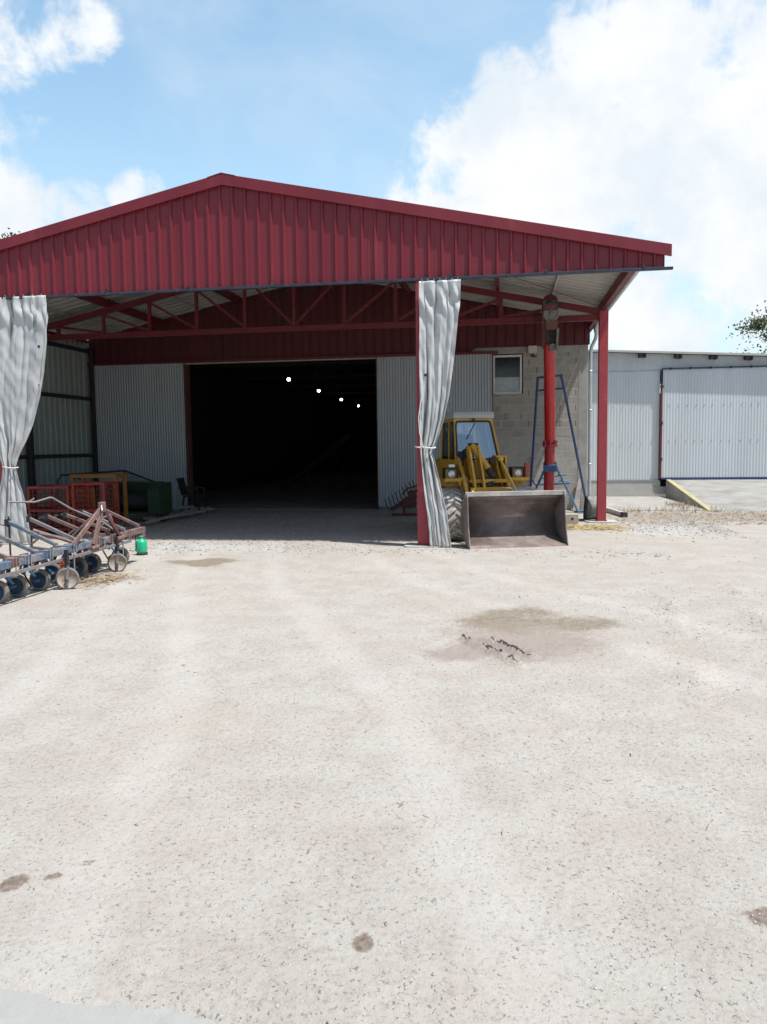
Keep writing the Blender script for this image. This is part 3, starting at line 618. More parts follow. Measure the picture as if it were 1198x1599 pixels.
# ------------------------------------------------------------------ block warehouse behind the canopy
wh = thing('block_warehouse', (XR, 21.0, 0), 'grey concrete-block warehouse with a wide dark doorway, under the rear of the red canopy', 'warehouse')
def wallbox(*a):
    mb = MB(); mb.box(*a); return mb
W0, W1 = -8.83, -3.43
y0, y1 = Yb, Yb+.2
mb = MB(); mb.box(-11.7, W0, y0, y1, 0, 4.1); mb.build('front_wall', 'blocks', wh)
mb = MB(); mb.box(W1, -.36, y0, y1, 0, 4.1); mb.box(-.36, .45, y0, y1, 0, 3.03); mb.box(.45, 1.86, y0, y1, 0, 4.1)
mb.build('front_wall', 'blocks', wh)
mb = MB(); mb.box(-11.7, W0, y0+.002, y1, 4.1, 6.3); mb.box(W1, 1.86, y0-.004, y1, 4.1, 5.0); mb.box(W0, W1, y0+.002, y1, 4.16, 6.2); mb.build('lintel_beam', 'conc', wh)
mb = MB(); mb.box(1.86, 2.10, y0-.006, y1+.01, 0, 4.98); mb.build('corner_pillar', 'conc', wh, bevel=.006)
mb = MB(); mb.box(-.32, 1.86, y0-.003, y0+.02, 1.94, 2.12); mb.build('ring_beam', 'conc', wh)
mb = MB(); mb.box(1.86, 2.08, y1+.01, 26.19, 0, 4.9); mb.build('side_wall', 'blocks', wh)
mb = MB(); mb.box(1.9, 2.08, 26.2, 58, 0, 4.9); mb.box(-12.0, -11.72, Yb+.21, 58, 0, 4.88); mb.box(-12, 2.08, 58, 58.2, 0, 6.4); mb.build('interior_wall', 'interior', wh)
for sgn, x1 in ((1, 2.3), (-1, -12.0)):
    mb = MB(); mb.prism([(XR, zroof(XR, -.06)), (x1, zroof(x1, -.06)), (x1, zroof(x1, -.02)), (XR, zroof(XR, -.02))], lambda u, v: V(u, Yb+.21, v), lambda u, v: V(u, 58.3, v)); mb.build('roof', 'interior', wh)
for yy in (26, 31, 36, 41, 46, 51):
    mb = MB(); mb.box(-11.7, 1.88, yy-.06, yy+.06, 4.5, 4.62)
    for k in range(-4, 5): mb.bar((XR+1.4*k, yy, 4.62), (XR+1.4*k+(.7 if k < 0 else -.7 if k > 0 else 0), yy, zroof(XR+1.4*k, -.06)), .06, .06)
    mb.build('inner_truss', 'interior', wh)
# pale head trim and jambs of the doorway
mb = MB(); mb.box(W0, W1, Yb-.05, Yb+.08, 4.08, 4.155); mb.build('door_head', 'pale_box', wh)
for xx in (W0, W1):
    mb = MB(); mb.box(xx-.02, xx+.02, Yb-.02, Yb+.21, .02, 4.075); mb.build('jamb', 'rust_dark', wh)
def sdoor(x0, x1, y, z1, lbl):
    mb = MB(); sheet(mb, corrug(x0, x1), lambda u, h: V(u, y+h, .09), lambda u, h: V(u, y+h, z1), sm=False); d = mb.build('sliding_door', 'galv', wh, solid=.002); d['label'] = lbl
    f = MB(); f.box(x0-.02, x0+.03, y+.012, y+.05, .08, z1); f.box(x1-.03, x1+.02, y+.012, y+.05, .08, z1)
    for z in (.12, 1.5, 2.8): f.box(x0+.031, x1-.031, y+.014, y+.048, z-.03, z+.03)
    f.build('frame', 'rust_dark', d); return d
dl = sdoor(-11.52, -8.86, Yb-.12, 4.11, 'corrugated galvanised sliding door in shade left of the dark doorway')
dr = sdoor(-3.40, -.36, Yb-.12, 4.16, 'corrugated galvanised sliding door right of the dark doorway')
mb = MB(); mb.tube([(-8.80, Yb-.15, 1.05), (-8.80, Yb-.22, 1.07), (-8.80, Yb-.22, 1.35), (-8.80, Yb-.15, 1.37)], .012, 8); mb.build('handle', 'black_steel', dl)
# window
mb = MB(); x0, x1, z0, z1 = -.33, .42, 3.06, 4.07; y = Yb-.015
for a in ((x0, x1, z0, z0+.055), (x0, x1, z1-.055, z1), (x0, x0+.05, z0+.056, z1-.056), (x1-.05, x1, z0+.056, z1-.056)): mb.box(a[0], a[1], y, y+.07, a[2], a[3])
win = mb.build('window', 'white_frame', wh, bevel=.004)
mb = MB(); mb.box(x0+.05, x1-.05, y+.03, y+.04, z0+.44, z1-.055); mb.build('pane', 'window_glass', win)
mb = MB(); mb.box(x0+.05, x1-.05, y+.028, y+.042, z0+.055, z0+.437); q = mb.build('pane', 'window_reflection', win); q['label'] = 'pale lower pane of the window'
mb = MB(); mb.box(x0-.02, x1+.04, y-.03, y+.075, z0-.035, z0-.001); mb.build('sill', 'conc', win)
# box and tap on the wall
t = thing('junction_box', (.69, Yb-.05, 4.1), 'small pale electrical box high on the block wall, right of the window', 'electrical box')
mb = MB(); mb.box(.58, .80, Yb-.13, Yb-.008, 4.09, 4.28); mb.build('housing', 'pale_box', t, bevel=.01)
mb = MB(); mb.tube([(.69, Yb-.06, 4.09), (.70, Yb-.1, 4.02), (.74, Yb-.09, 3.98), (.77, Yb-.05, 4.03)], .012, 6); mb.box(.65, .74, Yb-.11, Yb-.03, 4.0, 4.05); mb.build('cable', 'black_steel', t)
p = at(829, 716, Yb-.03); t = thing('wall_tap', (p.x, Yb-.03, 0), 'small metal tap on a thin pipe on the block wall behind the blue stand', 'tap')
mb = MB(); mb.tube([(p.x, Yb-.03, .1), (p.x, Yb-.03, p.z)], .012, 6); mb.build('pipe', 'tap', t)
mb = MB(); mb.lathe((p.x, Yb-.05, p.z), (0, -1, 0), [(.0, 0), (.03, 0), (.03, .03), (.012, .03), (.012, .08), (0, .08)], 10); mb.build('handle', 'tap', t)
p = at(908, 762, Yb-.05)
mb = MB(); mb.tube([(p.x, Yb-.05, .0), (p.x, Yb-.05, p.z), (p.x-.18, Yb-.05, p.z+.02)], .012, 6); mb.box(p.x-.03, p.x+.03, Yb-.09, Yb-.02, p.z-.03, p.z+.03); tag(mb.build('water_pipe', 'tap'), 'thin standing water pipe with a valve near the corner of the block wall', 'pipe')

# lamps inside
lp = None
for i, (px, py) in enumerate(((451, 591), (498, 609), (533, 623), (560, 633))):
    d = ray(px, py); t_ = (4.2-CAMH)/d[2]; p = V(d[0]*t_, d[1]*t_, 4.2)
    if lp is None:
        lp = thing('ceiling_lamp', p, '', 'lamp', group='lamps hanging in a row inside the dark warehouse')
        mb = MB(); mb.lathe(p, (0, 0, -1), [(0, -.02), (.045, -.01), (.065, .03), (.055, .07), (0, .09)], 14); mb.build('bulb', 'lamp', lp)
        mb = MB(); mb.lathe(p, (0, 0, 1), [(.0, .02), (.09, .02), (.03, .10), (.015, .12), (.010, .9), (0, .9)], 14); mb.build('shade', 'black_steel', lp); o = lp
    else: o = copy_tree(lp); o.location = p
    o['label'] = ['lit white ceiling lamp nearest the doorway, largest and highest of the row', 'lit white ceiling lamp second from the doorway in the dark warehouse', 'lit white ceiling lamp third from the doorway in the dark warehouse', 'lit white ceiling lamp farthest inside, smallest and lowest of the row'][i]
# a conveyor standing in the dark inside
t = thing('grain_conveyor', (-6.5, 31, 0), 'long inclined grain conveyor barely visible in the dark warehouse', 'conveyor')
a, b = at(440, 765, 31), at(548, 678, 31); mb = MB(); mb.bar(a, b, .25, .22); mb.build('chute', 'interior', t)
for k in (.35, .75):
    c = a+(b-a)*k; mb = MB(); mb.bar((c.x, 31, .02), c, .06, .06); mb.bar((c.x+.7, 31, .02), c, .05, .05); mb.build('leg', 'interior', t)

# ------------------------------------------------------------------ silver shed and ramp
YS = 26.0
sv = thing('metal_shed', (6, YS, 0), 'pale silver corrugated metal shed with low-pitched roof beyond the right post', 'shed')
zs = lambda x: 4.70-.055*(x-2.1)
mb = MB(); sheet(mb, corrug(2.12, 4.84, .09, .0035, 4), lambda u, h: V(u, YS+h, .55), lambda u, h: V(u, YS+h, 4.0), sm=False)
sheet(mb, corrug(2.12, 13, .09, .0035, 4), lambda u, h: V(u, YS+.035+h, 3.96), lambda u, h: V(u, YS+.035+h, zs(u)-.02), sm=False); mb.build('front_wall', 'galv_bright', sv, solid=.002)
mb = MB(); mb.box(2.12, 13, YS-.02, YS+.12, 0, .33); mb.box(2.12, 4.9, YS-.012, YS+.12, .333, .52); mb.build('plinth', 'conc_white', sv, bevel=.005)
mb = MB(); mb.box(2.12, 4.86, YS-.03, YS+.03, .522, .545); mb.build('flashing', 'galv_pipe', sv)
mb = MB(); mb.prism([(2.0, zs(2.0)), (13.2, zs(13.2)), (13.2, zs(13.2)+.03), (2.0, zs(2.0)+.03)], lambda u, v: V(u, YS-.27, v), lambda u, v: V(u, YS+12, v)); mb.build('roof', 'galv', sv)
mb = MB(); mb.prism([(2.0, zs(2.0)-.03), (13.2, zs(13.2)-.03), (13.2, zs(13.2)+.035), (2.0, zs(2.0)+.035)], lambda u, v: V(u, YS-.285, v), lambda u, v: V(u, YS-.272, v)); mb.build('fascia', 'conc_white', sv)
for px in (1002, 1058, 1113, 1168):
    xx = at(px, 557, YS-.1).x; mb = MB(); mb.box(xx-.09, xx+.02, YS-.26, YS+.02, zs(xx)-.15, zs(xx)-.02); mb.box(xx+.05, xx+.12, YS-.22, YS+.02, zs(xx)-.16, zs(xx)-.05); mb.build('purlin_end', 'black_steel', sv)
mb = MB(); mb.box(2.12, 2.3, YS+.1, YS+12, 0, 4.6); mb.box(12.8, 13, YS+.1, YS+12, 0, 4.0); mb.box(2.3, 12.8, YS+11.8, YS+12, 0, 4.0); mb.build('outer_wall', 'galv', sv)
mb = MB(); sheet(mb, corrug(4.92, 12, .09, .0035, 4), lambda u, h: V(u, YS-.07+h, .62), lambda u, h: V(u, YS-.07+h, 4.02), sm=False); sd = mb.build('sliding_door', 'galv_bright', sv, solid=.002)
mb = MB(); mb.box(4.85, 4.91, YS-.10, YS-.04, .58, 3.55); mb.build('edge_trim', 'red_steel', sd)
mb = MB(); mb.box(4.856, 4.906, YS-.098, YS-.042, 3.552, 4.04)
for z in (1.2, 2.35, 3.5): mb.box(4.83, 4.93, YS-.115, YS-.1, z-.05, z+.05)
mb.build('hinge', 'black_steel', sd)
mb = MB(); mb.box(4.92, 12, YS-.105, YS-.04, .565, .61); mb.build('bottom_rail', 'blue_steel', sd)
mb = MB(); mb.box(4.88, 12, YS-.12, YS-.06, 4.045, 4.07)
for k in range(12): mb.box(5.1+k*.6, 5.16+k*.6, YS-.13, YS-.1, 4.02, 4.09)
mb.build('top_rail', 'black_steel', sd)
mb = MB()
for z in (1.78, 2.9):
    for k in range(26):
        xx = 5.1+k*.27+rnd.uniform(-.05, .05); mb.box(xx-.008, xx+.008, YS-.09, YS-.07, z-.008, z+.008)
mb.build('screws', 'black_steel', sd)['kind'] = 'stuff'
mb = MB()
for z in (1.72, 2.88):
    for k in range(5): xx = 3.1+k*.3; mb.box(xx-.008, xx+.008, YS-.03, YS-.01, z-.008, z+.008)
mb.build('screws', 'black_steel', sv)['kind'] = 'stuff'
rp = thing('loading_ramp', (7, 23.2, 0), 'sloping concrete loading ramp with a yellow painted edge in front of the silver shed door', 'ramp')
mb = MB(); poly = [(20.55, -.05), (20.55, .005), (25.86, .55), (25.86, -.05)]
mb.prism(poly, lambda u, v: V(5.05, u, v), lambda u, v: V(11, u, v)); mb.build('slab', 'conc_ramp', rp, bevel=.006)
mb = MB(); mb.prism([(20.56, .012), (25.85, .558), (25.85, .563), (20.56, .017)], lambda u, v: V(5.06, u, v), lambda u, v: V(5.19, u, v)); mb.build('edge_marking', 'yellow_line', rp)

# ------------------------------------------------------------------ curtains
def curtain(name, rows, Y0, folds, label, tie_y, seed, yback=.0):
    rr = random.Random(seed); ph = [rr.uniform(0, 6.28) for _ in range(12)]
    pts = [(at(l, y, Y0), at(r, y, Y0)) for y, l, r in rows]
    zs_ = [p[0].z for p in pts]
    def lerp(z):
        for i in range(len(pts)-1):
            if zs_[i] >= z >= zs_[i+1]:
                k = (zs_[i]-z)/(zs_[i]-zs_[i+1]); k2 = k
                return pts[i][0].x*(1-k2)+pts[i+1][0].x*k2, pts[i][1].x*(1-k2)+pts[i+1][1].x*k2
        return (pts[0][0].x, pts[0][1].x) if z > zs_[0] else (pts[-1][0].x, pts[-1][1].x)
    ztie = at(0, tie_y, Y0).z; zt, zb = zs_[0], max(.01, zs_[-1]); NZ, NU = 130, 150; P = []
    wmax = max(b.x-a.x for a, b in pts)
    # irregular fold spacing
    cuts = [0]
    for k in range(folds): cuts.append(cuts[-1]+rr.uniform(.5, 1.7))
    CU1 = [c/cuts[-1] for c in cuts]; CU2 = [0, .34, .42, .80, 1.0] if folds == 4 else [0, .22, .45, .52, .82, 1.0]
    amp = [rr.uniform(.6, 1.25) for _ in range(folds)]; ap2 = [rr.uniform(0, 6.28) for _ in range(folds)]
    for i in range(NZ+1):
        z = zt+(zb-zt)*i/NZ; l, r = lerp(z); wd = r-l; row = []
        d = z-ztie; pinch = math.exp(-(d/.22)**2)
        A = .085+.02*(1-min(1, wd/wmax))-pinch*.05
        if z > zt-.5: A *= 1-.25*(1-(zt-z)/.5)
        for j in range(NU+1):
            u = j/NU
            cuts = CU1 if z > ztie else CU2
            k = max(0, min(folds-1, next((q for q in range(folds) if u <= cuts[q+1]), folds-1))); fu = (u-cuts[k])/(cuts[k+1]-cuts[k])
            th = 2*math.pi*fu; drift = .8*math.sin(ph[k % 12]+z*1.1)+.5*math.sin(z*2.6+ph[(k+3) % 12])
            env = math.sin(math.pi*fu)**.5 if 0 < fu < 1 else 0
            yy = -A*amp[k]*(.62+.38*math.sin(z*1.7+ap2[k]))*(math.cos(th+drift*env*1.1)-1)*.9
            xx = l+wd*u+wd/folds*.30*math.sin(th+drift)*env*(1-.5*pinch)
            # creases and slack wrinkles in the plastic
            yy += (.007+.006*math.sin(z*2.3+ph[8]))*math.sin(2*math.pi*(folds*2.7*u+.35*math.sin(z*1.7+ph[9])+.12*z)+ph[10])*(1-.6*pinch)*(1. if z > ztie else .4)
            yy += .008*math.sin(9*u+z*5+ph[1])*math.sin(z*4+u*11+ph[2])+.006*math.sin(z*17+u*31+ph[4])*math.sin(u*23+z*5+ph[5])
            sag = math.exp(-((z-(zt-.35))/.22)**2); yy += sag*.03*math.sin(u*folds*9+z*13+ph[6])
            zz = z
            if i > NZ-4: zz = z+ .02*math.sin(u*30+ph[7])*(i-NZ+4)/4+.012
            row.append(V(xx, Y0-.10+yy+yback, zz))
        P.append(row)
    t = thing(name, (pts[0][0].x*.5+pts[0][1].x*.5, Y0, 0), label, 'curtain', group='grey plastic curtains hanging from the front rail of the red shed')
    mb = MB(); mb.grid(P); mb.build('cloth', 'vinyl', t, solid=.003, fix=False)
    l, r = lerp(ztie); c = V((l+r)/2, Y0-.06, ztie)
    mb = MB(); mb.tube([c+V(math.cos(a)*((r-l)/2+.015), math.sin(a)*.09, .01*math.sin(2*a)) for a in [2*math.pi*i/20 for i in range(21)]], .012, 6, cap=False)
    if seed == 3: mb.tube([c+V(-(r-l)/2, -.05, 0), c+V(-(r-l)/2-.09, -.07, .02)], .01, 6); mb.tube([c+V(-.07, -.07, .0), c+V(-.12, -.12, .25), c+V(-.135, -.12, .5), c+V(-.10, -.11, .75), c+V(-.06, -.1, .95)], .009, 6)
    mb.build('tie', 'white_rope', t)
    for k in range(7):
        u = (k+.5)/7; x = pts[0][0].x+(pts[0][1].x-pts[0][0].x)*u; mb = MB(); mb.tube([(x, Y0-.06, zt-.03), (x+.01, Y0-.08, zt), (x, Y0-.085, zt+.035)], .006, 6); mb.build('hook', 'galv_pipe', t)
    for k, z in enumerate((.35, .8, 1.25, 2.1, 2.9, 3.6)):
        i = int((zt-z)/(zt-zb)*NZ); j = int(NU*(.12 if seed == 3 else .9)); q = P[min(NZ, i)][j]; mb = MB(); mb.lathe(q+V(0, -.006, 0), (0, -1, 0), [(.0, .0), (.018, .0), (.026, -.002), (.026, -.006)], 10); mb.build('eyelet', 'black_steel', t)
curtain('curtain', [(441, 655, 720), (480, 655.5, 719), (500, 656, 716), (560, 656, 709), (620, 657, 702), (660, 657, 693), (690, 657, 683), (707, 658, 675.5), (720, 659, 680), (753, 662, 688), (780, 665, 694), (800, 668, 699), (820, 670, 701), (855, 673, 706)],
        Yf-.04, 4, 'grey plastic curtain tied back against the red post beside the yellow loader', 707, 3)
curtain('curtain', [(467, -22, 76), (500, -22, 78), (560, -21, 74), (620, -18, 68), (660, -12, 58), (690, 1, 46), (715, 5, 34), (730, 10, 30), (745, 8, 34), (780, 0, 44), (820, -6, 50), (866, -10, 60)],
        Yf-.04, 5, 'wide grey plastic curtain tied back at the left edge, behind the cultivator', 730, 8)

# ------------------------------------------------------------------ wheel loader (local frame: x = its width, y = backwards, z up)
LO = V(.235, 13.15, 0); LA = math.atan2(.29, .957)
ld = thing('wheel_loader', LO, 'old yellow wheel loader with white cab roof, bucket lowered on the gravel', 'loader', LA)
def lp_(mb, name, mats, parent=ld, **k): return mb.build(name, mats, parent, world=(parent is not ld), **k)
LM = MW[ld.name]
def sub(mb, name, mats, parent, **k):    # sub-part given in loader coordinates
    mb.v = [tuple(LM@Vector(v)) for v in mb.v]; return mb.build(name, mats, parent, **k)
def part(mb, name, mats, **k): return mb.build(name, mats, ld, world=False, **k)
CX = -.20
# bucket
prof = [(0, .015), (.16, .055), (.32, .105), (.46, .17), (.56, .25), (.61, .36), (.62, .48), (.585, .6), (.50, .70), (.40, .77), (.32, .825), (.26, .86)]
mb = MB(); HW = .86
P = [[V(-HW+.02, b, z), V(HW-.02, b, z)] for b, z in prof]; mb.grid(P, sm=True)
bk = part(mb, 'bucket', 'bucket_steel', solid=.018)
for s_ in (-1, 1):
    mb = MB(); pl = [(-.03, .0), (.16, .03), (.33, .08), (.48, .15), (.585, .24), (.64, .36), (.645, .49), (.61, .62), (.52, .73), (.36, .82), (.27, .90), (.19, .94), (.155, .86), (.14, .6), (.10, .35), (.03, .12)]
    mb.prism(pl, lambda u, v: V(s_*HW, u, v), lambda u, v: V(s_*(HW-.018), u, v)); sub(mb, 'side_plate', 'bucket_steel', bk, bevel=.003)
mb = MB(); mb.prism([(.20, .875), (.275, .86), (.29, .945), (.21, .955)], lambda u, v: V(-HW-.015, u, v), lambda u, v: V(HW+.03, u, v)); sub(mb, 'top_lip', 'bucket_worn', bk, bevel=.006)
mb = MB(); mb.prism([(-.05, .0), (.10, .03), (.10, .055), (-.03, .02)], lambda u, v: V(-HW-.005, u, v), lambda u, v: V(HW+.005, u, v)); sub(mb, 'cutting_edge', 'bucket_steel', bk)
mb = MB(); mb.bar((-HW+.03, .452, .735), (HW-.03, .452, .735), .02, .014); sub(mb, 'crease_highlight', 'bucket_worn', bk)  # paler strip stands in for the highlight along the bucket crease
# wheels
def lwheel(a, b, name='wheel'):
    s_ = 1 if a > CX else -1; r, wd = .475, .40; c = V(a, b, r); ax = V(1, 0, 0)
    mb = MB(); h = wd/2
    mb.lathe(c, ax, [(.27, -h+.03), (.36, -h+.005), (.425, -h), (.445, -h+.03), (.452, -h*.3), (.452, h*.3), (.445, h-.03), (.425, h), (.36, h-.005), (.27, h-.03)], 36)
    for k in range(20):
        for sd_ in (-1, 1):
            a0 = 2*math.pi*(k+(.5 if sd_ > 0 else 0))/20; pts = []
            for q in range(5):
                f_ = q/4; th = a0+f_*.28; x_ = sd_*(.005+f_*(h-.01)); rr = .463-(.02 if q == 4 else 0); pts.append(c+V(x_, math.cos(th)*rr, math.sin(th)*rr))
            for q in range(4):
                d0 = (pts[q]+pts[q+1])/2-c; d0.x = 0; mb.bar(pts[q], pts[q+1]+(pts[q+1]-pts[q])*.08, .045, .045, up=d0)
    wl_ = part(mb, name, 'tyre_dusty_lit')
    mb = MB(); mb.lathe(c, ax, [(0, s_*h*.3), (.10, s_*h*.3), (.12, s_*h*.55), (.20, s_*h*.5), (.24, s_*h*.8), (.275, s_*h*.85), (.275, -s_*h*.8)], 24)
    for k in range(6): th = k*math.pi/3; mb.lathe(c+V(s_*h*.5, math.cos(th)*.16, math.sin(th)*.16), V(s_, 0, 0), [(.018, -.02), (.018, .03), (0, .03)], 6)
    sub(mb, 'rim', 'loader_yellow', wl_)
for a in (CX-.66, CX+.72):
    for b in (1.42, 3.35): lwheel(a, b)
# chassis, front frame
mb = MB(); mb.box(CX-.36, CX+.36, .95, 1.9, .42, .98); mb.prism([(.85, .75), (.98, .98), (1.9, .98), (1.9, .5), (1.1, .42)], lambda u, v: V(CX-.38, u, v), lambda u, v: V(CX-.33, u, v)); mb.prism([(.85, .75), (.98, .98), (1.9, .98), (1.9, .5), (1.1, .42)], lambda u, v: V(CX+.33, u, v), lambda u, v: V(CX+.38, u, v)); part(mb, 'front_frame', 'loader_yellow', bevel=.008)
mb = MB(); mb.box(CX-.40, CX+.40, 2.0, 4.6, .45, 1.0); part(mb, 'rear_frame', 'loader_yellow', bevel=.01)
mb = MB(); mb.box(CX-.95+.45, CX+.5, 1.38, 1.46, .55, .65); mb.tube([(CX-.8, 1.42, .475), (CX+.8, 1.42, .475)], .09, 12); mb.tube([(CX-.8, 3.35, .475), (CX+.8, 3.35, .475)], .09, 12); part(mb, 'axle', 'black_rubber')
# fenders with ledges
for s_ in (-1, 1):
    x0, x1 = sorted((CX+s_*.38, CX+s_*.80)); mb = MB()
    mb.box(x0, x1, 1.28, 2.35, 1.105, 1.13); xa, xb = sorted((CX+s_*.385, CX+s_*.76)); mb.box(xa, xb, 1.42, 2.3, .985, 1.104); mb.box(x0, x1, 1.26, 1.28, 1.08, 1.14)
    part(mb, 'fender', 'loader_yellow', bevel=.006)
# hood
mb = MB(); mb.prism([(3.28, 1.0), (3.28, 1.52), (4.5, 1.38), (4.62, 1.3), (4.62, 1.0)], lambda u, v: V(CX-.42, u, v), lambda u, v: V(CX+.42, u, v)); part(mb, 'hood', 'loader_yellow', bevel=.03)
# cab: lower shell, pillars, glass, roof
CL, CRR, CF0, CB = CX-.46, CX+.42, 1.86, 3.2
mb = MB(); mb.box(CL, CRR, 1.95, 3.25, 1.0, 1.1)
mb.box(CL, CL+.03, 1.92, 3.2, 1.1, 1.42); mb.box(CRR-.03, CRR, 1.92, 3.2, 1.1, 1.42); mb.box(CL+.03, CRR-.03, 1.87, 1.90, 1.1, 1.44); mb.box(CL+.03, CRR-.03, 3.17, 3.2, 1.1, 1.45)
cab = part(mb, 'cab', 'loader_yellow', bevel=.006)
def pil(x0, y0, z0, x1, y1, z1, w_=.05, d_=.05):
    m_ = MB(); m_.bar((x0, y0, z0), (x1, y1, z1), w_, d_, up=(0, 1, 0)); sub(m_, 'pillar', 'loader_yellow', cab, bevel=.004)
TL, TR = CX-.44, CX+.28
pil(CL+.02, 1.88, 1.40, TL+.02, 2.04, 2.23); pil(CRR-.0, 1.88, 1.40, TR, 2.04, 2.23)
pil(CL+.02, 3.18, 1.40, TL+.02, 3.12, 2.23); pil(CRR-.02, 3.18, 1.40, TR, 3.12, 2.23); pil(CL+.015, 2.45, 1.40, TL+.015, 2.5, 2.23, .04, .04)
mb = MB(); mb.box(TL-.01, TR+.02, 2.01, 3.15, 2.19, 2.235); mb.box(CL, CRR, 1.87, 1.91, 1.40, 1.46); mb.bar((CL+.02, 1.9, 1.44), (CL+.02, 3.18, 1.44), .035, .05); mb.bar((CRR-.02, 1.9, 1.44), (CRR-.02, 3.18, 1.44), .035, .05); sub(mb, 'header', 'loader_yellow', cab)
def rrect(u0, u1, v0, v1, r, n=5, shift=0.):
    out = []
    for cx, cy, a0 in ((u1-r, v0+r, -90), (u1-r, v1-r, 0), (u0+r, v1-r, 90), (u0+r, v0+r, 180)):
        for i in range(n+1):
            a = R(a0+90*i/n); out.append((cx+r*math.cos(a), cy+r*math.sin(a)))
    return out
def wsmap(u, v):   # slanted windscreen plane, narrower at the top
    k = (v-1.46)/.74; cxx = (CL+CRR)/2*(1-k)+(TL+TR)/2*k; hw = (.40*(1-k)+.335*k); return V(cxx+u*hw, 1.875+k*.15, v)
out = rrect(-1, 1, 1.47, 2.19, .11)
outn = []
for u, v in out: outn.append((u, v))
pts = [wsmap(u*(1 if True else 1), v)-V(0, .012, 0) for u, v in rrect(-1, 1, 1.47, 2.19, .10)]
mb = MB(); mb.tube(pts+[pts[0], pts[1]], .017, 8, cap=False); sub(mb, 'seal', 'black_rubber', cab)
mb = MB(); mb.add([p+V(0, .012, 0) for p in pts], [tuple(range(len(pts)))]); sub(mb, 'windscreen', 'windscreen', cab, solid=.005)
def pane(poly, name='side_window'):
    m_ = MB(); m_.add(poly, [tuple(range(len(poly)))]); sub(m_, name, 'glass', cab, solid=.005)
for xb_, xt_ in ((CL+.01, TL+.01), (CRR-.01, TR)):
    pane([V(xb_, 1.95, 1.46), V(xb_, 2.44, 1.46), V(xt_, 2.48, 2.19), V(xt_, 2.08, 2.19)]); pane([V(xb_, 2.48, 1.46), V(xb_, 3.14, 1.46), V(xt_, 3.1, 2.19), V(xt_, 2.52, 2.19)])
pane([V(CL+.06, 3.19, 1.5), V(CRR-.06, 3.19, 1.5), V(TR-.04, 3.14, 2.14), V(TL+.08, 3.14, 2.14)], 'rear_window')
mb = MB(); mb.bar(wsmap(.1, 2.16)-V(0, .03, 0), wsmap(-.45, 1.86)-V(0, .025, 0), .012, .012); mb.box(CX-.1, CX-.05, 1.96, 2.0, 2.19, 2.24); sub(mb, 'wiper', 'black_rubber', cab)
mb = MB(); pl = [(1.97, 2.24), (1.95, 2.30), (1.99, 2.375), (3.2, 2.375), (3.24, 2.3), (3.22, 2.24)]; mb.prism(pl, lambda u, v: V(TL-.03, u, v), lambda u, v: V(TR+.04, u, v)); sub(mb, 'cab_roof', 'off_white', cab, bevel=.02)
mb = MB(); mb.box(CX-.28, CX+.12, 2.75, 2.85, 1.35, 1.95); mb.box(CX-.28, CX+.12, 2.35, 2.8, 1.25, 1.36); sub(mb, 'seat', 'black_rubber', cab, bevel=.03)
mb = MB(); mb.tube([(CX-.08, 2.0, 1.2), (CX-.08, 2.2, 1.6)], .02, 8); q = [V(CX-.08+.16*math.cos(a), 2.2+.06*math.sin(a), 1.62+.14*math.sin(a)) for a in [2*math.pi*i/18 for i in range(19)]]; mb.tube(q, .014, 6, cap=False); sub(mb, 'steering_wheel', 'black_rubber', cab)
# headlights in square boxes on the fenders
for s_, xx in ((-1, CX-.66), (1, CX+.60)):
    mb = MB()
    for a_ in ((xx-.125, xx+.125, 1.31, 1.325), (xx-.125, xx-.11, 1.135, 1.309), (xx+.11, xx+.125, 1.135, 1.309)): mb.box(a_[0], a_[1], 1.30, 1.48, a_[2], a_[3])
    mb.box(xx-.13, xx+.13, 1.48, 1.5, 1.135, 1.33); hl = part(mb, 'headlight', 'black_steel')
    mb = MB(); mb.box(xx-.108, xx+.108, 1.38, 1.479, 1.14, 1.30); sub(mb, 'housing', 'loader_yellow', hl)
    mb = MB(); mb.lathe((xx+.01, 1.38, 1.215), (0, -1, 0), [(.075, 0), (.075, .02), (.06, .028), (0, .035)], 18); sub(mb, 'lens', 'lens_clear', hl)
    mb = MB(); mb.box(xx-.03, xx+.09, 1.42, 1.5, 1.331, 1.39) if s_ < 0 else mb.box(xx+.14, xx+.23, 1.36, 1.44, 1.14, 1.40); part(mb, 'turn_signal', 'lens_clear' if s_ < 0 else 'lens_red', bevel=.012)
mb = MB(); mb.tube([(CX-.5, 1.3, 1.14), (CX-.42, 1.28, 1.17), (CX-.37, 1.28, 1.12), (CX-.36, 1.25, .95), (CX-.38, 1.25, .86), (CX-.41, 1.25, .95), (CX-.40, 1.25, 1.06)], .013, 8); part(mb, 'light_cable', 'off_white')
